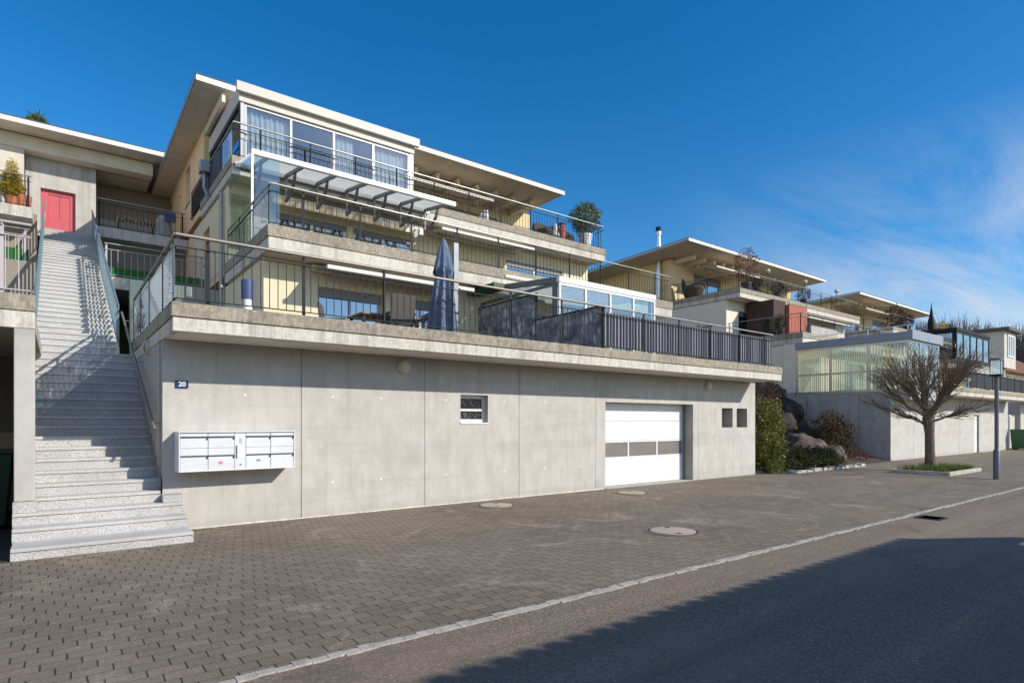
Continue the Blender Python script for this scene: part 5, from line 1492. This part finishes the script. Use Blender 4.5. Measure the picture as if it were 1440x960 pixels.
text_mesh('20', .105, (1.565, 10.5735, 2.3025), M['white_enamel'], NP, 'numerals')

# round wall lamps
def wall_lamp(c, label, side=False):
    t = thing('wall_lamp', c, label, 'lamp', 'round wall lamps')
    a = MB(); a.disc_y((c[0], c[2]), .135, c[1]-.06, c[1]-.001, 28); b = MB()
    for (r, y) in ((.115, .061), (.10, .085), (.06, .10)): b.disc_y((c[0], c[2]), r, c[1]-y-.012, c[1]-y, 24)
    if side:                                            # turn to face -X
        for q in (a, b): q.v = [(c[0]+(y-c[1]), c[1]-(x-c[0]), z) for (x, y, z) in q.v]
    a.build('housing', M['lamp_rim'], t, smooth=True); b.build('lamp_glass', M['lamp_glass'], t, smooth=True)
wall_lamp((5.42, 10.6, 2.79), 'round yellowed lamp under the slab, near the middle of the garage wall')
wall_lamp((15.5, 10.6, 2.78), 'round lamp under the slab to the right of the garage door')
wall_lamp((1.30, 12.3, 3.03), 'round yellowed lamp on the wall beside the stairs', side=True)

# closed parasol and its mast
P = thing('parasol', (6.15, 10.25, 3.25), 'closed blue grey cantilever parasol with square grey mast on the lowest terrace', 'parasol')
a = MB(); c = Vector((6.13, 10.25, 3.2)); prof = [(.045, 2.13), (.075, 2.05), (.125, 1.85), (.17, 1.62), (.18, 1.52), (.145, 1.42), (.165, 1.2), (.205, .9), (.24, .55), (.265, .28), (.24, .24)]
n = 64; vs = []; fs = []
for i, (r, z) in enumerate(prof):
    for k in range(n):
        an = 2*math.pi*k/n; f = 1+(.22*math.sin(an*8+.4*math.sin(z*3))+.10*math.sin(an*5+z*2))*min(1, (2.15-z)*1.1)
        vs.append((c.x+r*f*math.cos(an), c.y+r*f*math.sin(an), c.z+z+.035*math.sin(an*8)*(z < .4)))
for i in range(len(prof)-1):
    for k in range(n): fs.append((i*n+k, i*n+(k+1) % n, (i+1)*n+(k+1) % n, (i+1)*n+k))
a.add(vs, fs); cn = a.build('canopy', M['canvas'], P, smooth=True)
a = MB()
for k in range(8):
    an = 2*math.pi*(k+.5)/8; r = .19
    p = [Vector((c.x+r*math.cos(an)*f, c.y+r*math.sin(an)*f, c.z+z)) for (f, z) in ((.85, 1.63), (1.12, 1.5), (1.08, 1.38))]
    a.add([p[0], p[1]+Vector((.05*math.sin(an), -.05*math.cos(an), 0)), p[2], p[1]-Vector((.05*math.sin(an), -.05*math.cos(an), 0))], [(0,1,2,3)])
a.build('vent_flap', M['canvas'], cn, recalc=False)
a = MB(); a.tube([c+Vector((0,0,.02)), c+Vector((0,0,2.16))], .022, 8); a.build('centre_pole', M['grey_frame'], P, smooth=True)
a = MB(); a.box(6.40, 6.52, 10.3, 10.38, 3.22, 5.36); mt = a.build('mast', M['grey_mast'], P, bevel=.006)
a = MB(); a.box(6.525, 6.56, 10.31, 10.36, 4.3, 4.45); a.tube([(6.54, 10.30, 4.38), (6.54, 10.22, 4.38)], .014, 8); a.build('crank', M['dark_steel'], mt)
a = MB(); a.box(5.95, 6.75, 10.0, 10.7, 3.2, 3.26); a.build('base', M['shade_concrete'], P)

# wicker chairs and table on the lowest terrace
def chair_proto(label, loc, rz):
    t = thing('wicker_chair', (0, 0, 0), label, 'chair', 'wicker chairs on the lowest terrace')
    a = MB(); a.box(-.25, .25, -.24, .24, .40, .46); a.build('seat', M['grey_wicker'], t, bevel=.015)
    a = MB(); pr = [(.22, .44), (.27, .44), (.335, .98), (.30, 1.0)]; a.prism(pr, 'x', -.25, .25); a.build('backrest', M['grey_wicker'], t, bevel=.012)
    for sx in (-1, 1):
        a = MB(); a.box(sx*.25-.025, sx*.25+.025, -.24, .27, .62, .66); a.box(sx*.25-.022, sx*.25+.022, -.24, -.19, .46, .62); a.build('armrest', M['grey_wicker'], t)
        for sy in (-1, 1):
            a = MB(); a.box(sx*.22-.02, sx*.22+.02, sy*.21-.02, sy*.21+.02, 0, .40); a.build('leg', M['dark_steel'], t)
    t.location = loc; t.rotation_euler = (0, 0, rz)
    return t
cp = chair_proto('high backed grey wicker chair left of the closed parasol, back to the street', (5.45, 10.9, 3.22), R(175))
for (loc, rz, lab) in (((6.35, 11.1, 3.22), R(195), 'grey wicker chair directly behind the closed parasol'), ((4.7, 12.3, 3.22), R(60), 'grey wicker chair at the left end of the terrace table'), ((6.3, 12.9, 3.22), R(10), 'grey wicker chair on the far side of the terrace table')):
    q = copy_tree(cp); q.location = loc; q.rotation_euler = (0, 0, rz); q['label'] = lab
tb = thing('terrace_table', (5.6, 11.9, 3.22), 'dark terrace table among the wicker chairs behind the railing', 'table')
a = MB(); a.box(4.95, 6.3, 11.5, 12.3, 3.93, 3.97); a.build('table_top', M['wood'], tb, bevel=.006)
for (x, y) in ((5.02, 11.57), (6.23, 11.57), (5.02, 12.23), (6.23, 12.23)):
    a = MB(); a.box(x-.03, x+.03, y-.03, y+.03, 3.22, 3.93); a.build('leg', M['dark_steel'], tb)
bp_ = thing('garden_post', (2.75, 11.5, 3.22), 'blue and white cylindrical garden post at the left end of the lowest terrace', 'post')
a = MB(); a.lathe((2.75, 11.5, 3.22), [(.085, .02), (.085, .72)], 18); a.build('lower_tube', M['white_paint'], bp_, smooth=True)
a = MB(); a.lathe((2.75, 11.5, 3.22), [(.105, .721), (.11, 1.05), (.09, 1.07)], 18); a.build('upper_drum', M['number_soft'], bp_, smooth=True)
M_ = None
def potted(name, loc, pot_r, pot_h, pot_m, parts, leaf, n, size, label, cat='potted plant', group=None, aspect=.35, seed=1, stem=0):
    t = thing(name, loc, label, cat, group); a = MB()
    a.lathe(loc, [(pot_r*.72, 0), (pot_r*.95, pot_h*.85), (pot_r, pot_h*.86), (pot_r, pot_h), (pot_r*.88, pot_h), (pot_r*.85, pot_h*.9)], 18); a.build('pot', M[pot_m], t, smooth=True)
    rnd = random.Random(seed); b = MB(); L = Vector(loc); tot = sum(p[1][0]*p[1][1]*p[1][2] for p in parts)
    for i, (c_, rad) in enumerate(parts): leaf_cloud(b, int(n*rad[0]*rad[1]*rad[2]/tot), blob_fn(L+Vector(c_), rad, seed=seed+i), size, rnd, aspect)
    b.build('foliage', M[leaf], t, recalc=False)
    top = L+Vector(parts[0][0]); s = MB(); s.tube([L+Vector((0,0,pot_h*.8)), L.lerp(top, .6)+Vector((.02,.01,0)), top], [.03,.025,.012], 7); s.build('stem', M['bark'], t)
    return t
# top terrace
potted('potted_ball_tree', (17.72, 18.05, 9.0), .30, .62, 'white_pot', [((0,0,1.35), (.64,.64,.58)), ((-.2,0,.95), (.35,.35,.35))], 'ball_leaf', 2600, .11, 'round green ball tree in a white pot at the right corner of the top terrace', seed=51)
def tub(loc, label, m='wicker', s=1.0):
    t = thing('tub_chair', loc, label, 'chair'); a = MB(); n = 22; vs = []; fs = []
    for i, (r, z) in enumerate([(.30, .0), (.36, .12), (.42, .3), (.46, .5), (.42, .74)]):
        for k in range(n+1):
            an = math.pi*(.0+1.0*k/n)
            h = z if i < 4 else z*(.75+.35*math.sin(an))
            vs.append((loc[0]+r*s*math.cos(an), loc[1]+r*s*math.sin(an)*.9, loc[2]+h*s))
    for i in range(4):
        for k in range(n): fs.append((i*(n+1)+k, i*(n+1)+k+1, (i+1)*(n+1)+k+1, (i+1)*(n+1)+k))
    a.add(vs, fs); o = a.build('shell', M[m], t, smooth=True, recalc=False)
    sm = o.modifiers.new('thickness', 'SOLIDIFY'); sm.thickness = .05
    a = MB(); a.lathe((loc[0], loc[1], loc[2]), [(.30*s, .05), (.40*s, .34*s), (.36*s, .42*s)], 20); a.build('seat', M['wicker'], t, smooth=True)
tub((15.75, 18.4, 9.0), 'dark rounded wicker tub chair on the top terrace, left one', s=1.15)
tub((16.9, 18.6, 9.0), 'dark rounded wicker tub chair on the top terrace beside the ball tree', s=1.3)
po = thing('garden_ornament', (15.95, 17.95, 9.0), 'white and green cone shaped ornament on the top terrace', 'ornament')
a = MB(); a.lathe((15.95, 17.95, 9.0), [(.15, .0), (.17, .22), (.10, .5), (.03, .72), (.02, .74)], 14); a.build('cone', M['white_pot'], po, smooth=True)
a = MB(); a.lathe((15.95, 17.95, 9.0), [(.172, .03), (.19, .12), (.176, .2)], 14); a.build('green_band', M['bin_green2'], po, smooth=True)
fp = thing('patio_stand', (16.45, 18.1, 9.0), 'rust brown fire column standing between the two tub chairs', 'fire column')
a = MB(); a.lathe((16.45, 18.1, 9.0), [(.16, 0), (.12, .2), (.15, .55), (.10, .8)], 14); a.build('column', M['terracotta'], fp, smooth=True)
a = MB(); a.box(16.33, 16.57, 17.98, 18.22, .8+9, 9.86); a.build('cap', M['wicker'], fp)
# small grey lean-to panel, seen behind the top railing
lp = thing('folding_panel', (12.6, 18.2, 9.0), 'small folded white and grey panel leaning behind the top railing', 'panel')
a = MB(); a.prism([(12.2, 9.0), (12.75, 9.0), (12.75, 9.62), (12.6, 9.6)], 'y', 18.2, 18.24); a.build('panel', M['shutter'], lp)
a = MB(); a.prism([(12.76, 9.0), (12.86, 9.0), (12.80, 9.62), (12.755, 9.62)], 'y', 18.19, 18.25); a.build('edge', M['white_paint'], lp)
# lowest terrace, right end
potted('potted_plant', (8.35, 13.6, 3.22), .2, 1.0, 'white_pot', [((0,0,1.25), (.22,.22,.25))], 'ball_leaf', 260, .12, 'leafy plant in a tall white pot by the terrace wall right of the parasol', seed=61)
potted('potted_plant', (14.9, 10.4, 3.22), .2, .5, 'terra_pot', [((0,0,.95), (.3,.3,.35))], 'ball_leaf', 300, .12, 'bushy plant behind the grey cladding just right of the glass room', seed=62)
potted('potted_plant', (15.5, 10.6, 3.22), .16, .6, 'black_plastic', [((0,0,1.05), (.12,.12,.4))], 'dark_conifer', 300, .1, 'slim dark conifer behind the grey cladding', seed=63, aspect=.2)
# left house
potted('potted_conifer', (-1.1, 23.95, 8.34), .2, .3, 'terra_pot', [((0,0,.55), (.29,.29,.30)), ((0,0,.85), (.23,.23,.32)), ((0,0,1.18), (.12,.12,.28))], 'conifer', 4200, .085, 'golden conical conifer in a terracotta pot on the upper gallery left of the red door', seed=71, aspect=.25)
tp_ = thing('flower_pot', (-.82, 23.95, 8.34), 'empty terracotta pot beside the golden conifer', 'pot'); a = MB(); a.lathe((-.82, 23.95, 8.34), [(.16, 0), (.21, .34), (.21, .4), (.17, .4)], 16); a.build('body', M['terra_pot'], tp_, smooth=True)
def bin_(loc, m, label, name='refuse_container', w=.9, d=.7, h=1.0):
    t = thing(name, loc, label, 'bin'); x, y, z = loc; a = MB()
    a.add([(x-w*.42,y-d*.42,z+.08),(x+w*.42,y-d*.42,z+.08),(x+w*.42,y+d*.42,z+.08),(x-w*.42,y+d*.42,z+.08),(x-w*.5,y-d*.5,z+h),(x+w*.5,y-d*.5,z+h),(x+w*.5,y+d*.5,z+h),(x-w*.5,y+d*.5,z+h)],
          [(0,3,2,1),(4,5,6,7),(0,1,5,4),(1,2,6,5),(2,3,7,6),(3,0,4,7)]); a.build('body', M[m], t, bevel=.02)
    a = MB(); a.box(x-w*.53, x+w*.53, y-d*.54, y+d*.52, z+h+.001, z+h+.07); a.build('lid', M[m], t, bevel=.02)
    for sx in (-1, 1):
        a = MB(); a.tube([(x+sx*w*.3-.03, y+d*.3, z+.09), (x+sx*w*.3+.03, y+d*.3, z+.09)], .09, 12); a.build('wheel', M['black_plastic'], t)
bin_((-1.15, 12.6, .012), 'bin_green', 'dark green refuse container inside the open garage bay at the far left', w=1.2, d=.9, h=1.2)
bx_ = thing('cardboard_box', (-.75, 12.5, 1.28), 'brown box lying on top of the dark green refuse container', 'box')
a = MB(); a.box(-.98, -.52, 12.25, 12.75, 1.284, 1.54); a.build('carton', M['wood'], bx_, bevel=.008)
a = MB(); a.box(-.98, -.52, 12.47, 12.53, 1.5405, 1.5425); a.build('tape', M['log_end'], bx_)
fw = thing('firewood_crate', (2.2, 26.3, 8.5), 'crate of split firewood on the upper gallery right of the stairs', 'crate')
a = MB(); a.box(1.75, 2.85, 25.7, 25.74, 8.52, 8.56); a.box(1.75, 1.79, 25.7, 26.4, 8.52, 9.25); a.box(2.81, 2.85, 25.7, 26.4, 8.52, 9.25); a.box(1.75, 2.85, 26.36, 26.4, 8.57, 9.25); a.build('crate', M['wood'], fw)
a = MB(); rnd = random.Random(77)
for i in range(9):
    for k in range(7):
        x = 1.86+.11*i+rnd.uniform(-.01,.01); z = 8.62+.09*k+(.045 if i % 2 else 0); y = 25.72+rnd.uniform(0,.06); r = rnd.uniform(.04,.052)
        a.tube([(x, y, z), (x, y+.5, z)], r, 7)
a.build('logs', M['log_end'], fw)
rk = thing('covered_bicycle', (3.2, 25.9, 8.5), 'grey covered bundle on the upper gallery beside the firewood', 'bundle')
a = MB(); rnd = random.Random(3)
a.lathe((3.2, 26.0, 8.5), [(.42, 0), (.40, .3), (.30, .6), (.16, .95), (.12, 1.05)], 14); a.v = [(x+.06*mnoise.noise(Vector((x*4, y*4, z*4))), y, z) for (x, y, z) in a.v]; a.build('cover', M['shade_concrete'], rk, smooth=True)
a = MB(); a.box(3.25, 3.6, 25.75, 25.8, 9.3, 9.65); a.build('saddle_bag', M['number_soft'], rk)
# second house: pots, chairs, globe lamps
potted('potted_maple', (30.4, 18.3, 9.0), .3, .45, 'dark_pot', [((0,0,1.5), (.65,.65,.9)), ((.1,0,.9), (.4,.4,.4))], 'red_leaf', 900, .13, 'red leaved maple in a dark pot on the top terrace of the second house', seed=81)
tub((29.75, 21.3, 9.0), 'large dark wicker tub chair at the left end of the second house top terrace', s=1.6)
for i, (x, m, r, lab) in enumerate([(31.5, 'dark_conifer', .3, 'dark low bush in a pot, left of the wreath plant on the second house'), (33.8, 'redbush', .35, 'purple brown bush in a pot on the second house top terrace'), (36.9, 'redbush', .42, 'round brown wreath plant on the second house top terrace')]):
    potted('potted_plant', (x, 18.35, 9.0), .22, .35, 'dark_pot', [((0,0,.62), (r,r,r))], m, 420, .12, lab, seed=90+i)
for i, (x, m, lab) in enumerate([(29.75, 'dark_conifer', 'dark conifer at the left end of the second house middle terrace'), (30.1, 'laurel', 'yellow green bush beside the dark conifer on the second house'), (30.5, 'dark_conifer', 'second dark conifer, nearest the brown niche of the second house')]):
    potted('potted_conifer', (x, 16.0+.5*i, 6.2), .17, .3, 'dark_pot', [((0,0,.65), (.26,.24,.45))], m, 800, .1, lab, seed=100+i, aspect=.25)
for i, (x, lab) in enumerate([(32.3, 'leftmost globe lamp on the top railing of the second house'), (36.6, 'middle globe lamp on the top railing of the second house'), (40.8, 'rightmost globe lamp on the top railing of the second house')]):
    t = thing('globe_lamp', (x, 18.1, 9.0), lab, 'lamp', 'globe lamps on the second house'); a = MB(); a.tube([(x, 18.1, 9.0), (x, 18.1, 10.22)], .02, 8); a.build('pole', M['dark_steel'], t)
    a = MB(); a.lathe((x, 18.1, 10.22), [(.02, 0), (.10, .04), (.14, .13), (.10, .23), (.02, .27)], 14); a.build('globe', M['lamp_glass'], t, smooth=True)
for i, (x, y, z, lab) in enumerate([(53.0, 10.2, 4.0, 'golden dwarf conifer left of the street lamp, on the far terrace railing'), (56.2, 10.2, 4.0, 'golden dwarf conifer right of the street lamp, on the far terrace railing')]):
    potted('potted_conifer', (x, y, 3.45), .4, .7, 'dark_pot', [((0,0,1.45), (.7,.6,.85))], 'conifer', 800, .2, lab, seed=110+i, aspect=.25)
cs = thing('closed_parasol', (57.6, 18.0, 9.0), 'dark closed parasol in front of the third house', 'parasol')
a = MB(); a.lathe((57.6, 18.0, 9.0), [(.1, .4), (.30, .45), (.28, 1.0), (.16, 1.5), (.05, 2.2), (.02, 2.6)], 14); a.build('canopy', M['dark_steel'], cs, smooth=True)
a = MB(); a.tube([(57.6, 18.0, 9.0), (57.6, 18.0, 9.6)], .04, 8); a.build('pole', M['dark_steel'], cs)
for i, (x, m, r, lab) in enumerate([(52.2, 'redbush', .8, 'brown bushy plant at the left end of the third house top terrace'), (54.6, 'redbush', .5, 'smaller brown plant on the third house top terrace'), (62.4, 'conifer', .6, 'yellowish plant near the right end of the third house top terrace'), (63.8, 'dark_conifer', .6, 'dark plant at the right end of the third house top terrace')]):
    potted('potted_plant', (x, 18.8, 9.0), .3, .4, 'dark_pot', [((0,0,.9), (r,r,r*1.1))], m, 420, .22, lab, seed=120+i)

# street lamp
SL = thing('street_lamp', (22.3, 5.3, .01), 'slim grey street lamp with a square glass lantern at the kerb', 'street lamp')
a = MB(); a.tube([(22.3, 5.3, .0), (22.3, 5.3, .86), (22.3, 5.3, .90)], [.085, .085, .06], 20); b = a.build('base_sleeve', M['lamp_grey'], SL, smooth=True)
a = MB(); a.tube([(22.3, 5.3, .86), (22.3, 5.3, 3.08)], .052, 18); a.build('pole', M['lamp_grey'], SL, smooth=True)
a = MB(); a.box(22.16, 22.44, 5.16, 5.44, 3.08, 3.14); hd = a.build('lantern_base', M['dark_steel'], SL, bevel=.01)
a = MB(); a.box(22.18, 22.42, 5.18, 5.42, 3.142, 3.55); a.build('lantern_glass', M['lantern'], hd)
a = MB(); a.prism([(5.15, 3.552), (5.45, 3.552), (5.38, 3.62), (5.22, 3.62)], 'x', 22.15, 22.45); a.build('lantern_roof', M['lamp_grey'], hd)
a = MB()
for sx in (-1, 1):
    for sy in (-1, 1): a.box(22.3+sx*.127-.009, 22.3+sx*.127+.009, 5.3+sy*.127-.009, 5.3+sy*.127+.009, 3.141, 3.551)
a.build('lantern_frame', M['lamp_grey'], hd)

# by the end of the second house: bin, barrel, white box
bin_((47.9, 10.2, .012), 'bin_green2', 'green wheeled refuse container by the far end of the second house', w=1.0, d=.8, h=1.2)
br_ = thing('cable_drum', (48.3, 8.4, .012), 'brown wooden cable drum lying on its side at the right edge', 'drum')
a = MB(); a.disc_y((48.3, .62), .6, 8.0, 8.08, 30); a.disc_y((48.3, .62), .6, 8.7, 8.78, 30); a.build('flange', M['drum'], br_)
a = MB(); a.disc_y((48.3, .62), .33, 8.081, 8.699, 24); a.build('core', M['terra_pot'], br_)
a = MB(); a.disc_y((48.3, .62), .16, 7.985, 7.999, 20); a.build('hub', M['red_paint'], br_)
wb = thing('white_cabinet', (49.6, 11.2, 0), 'white metal cabinet beside the far green container', 'cabinet')
a = MB(); a.box(49.0, 50.6, 11.0, 11.6, .05, 2.2); a.build('case', M['white_paint'], wb, bevel=.02)
a = MB(); a.box(49.05, 49.79, 10.97, 10.999, .12, 2.12); a.box(49.81, 50.55, 10.97, 10.999, .12, 2.12); a.build('cabinet_door', M['off_white'], wb)
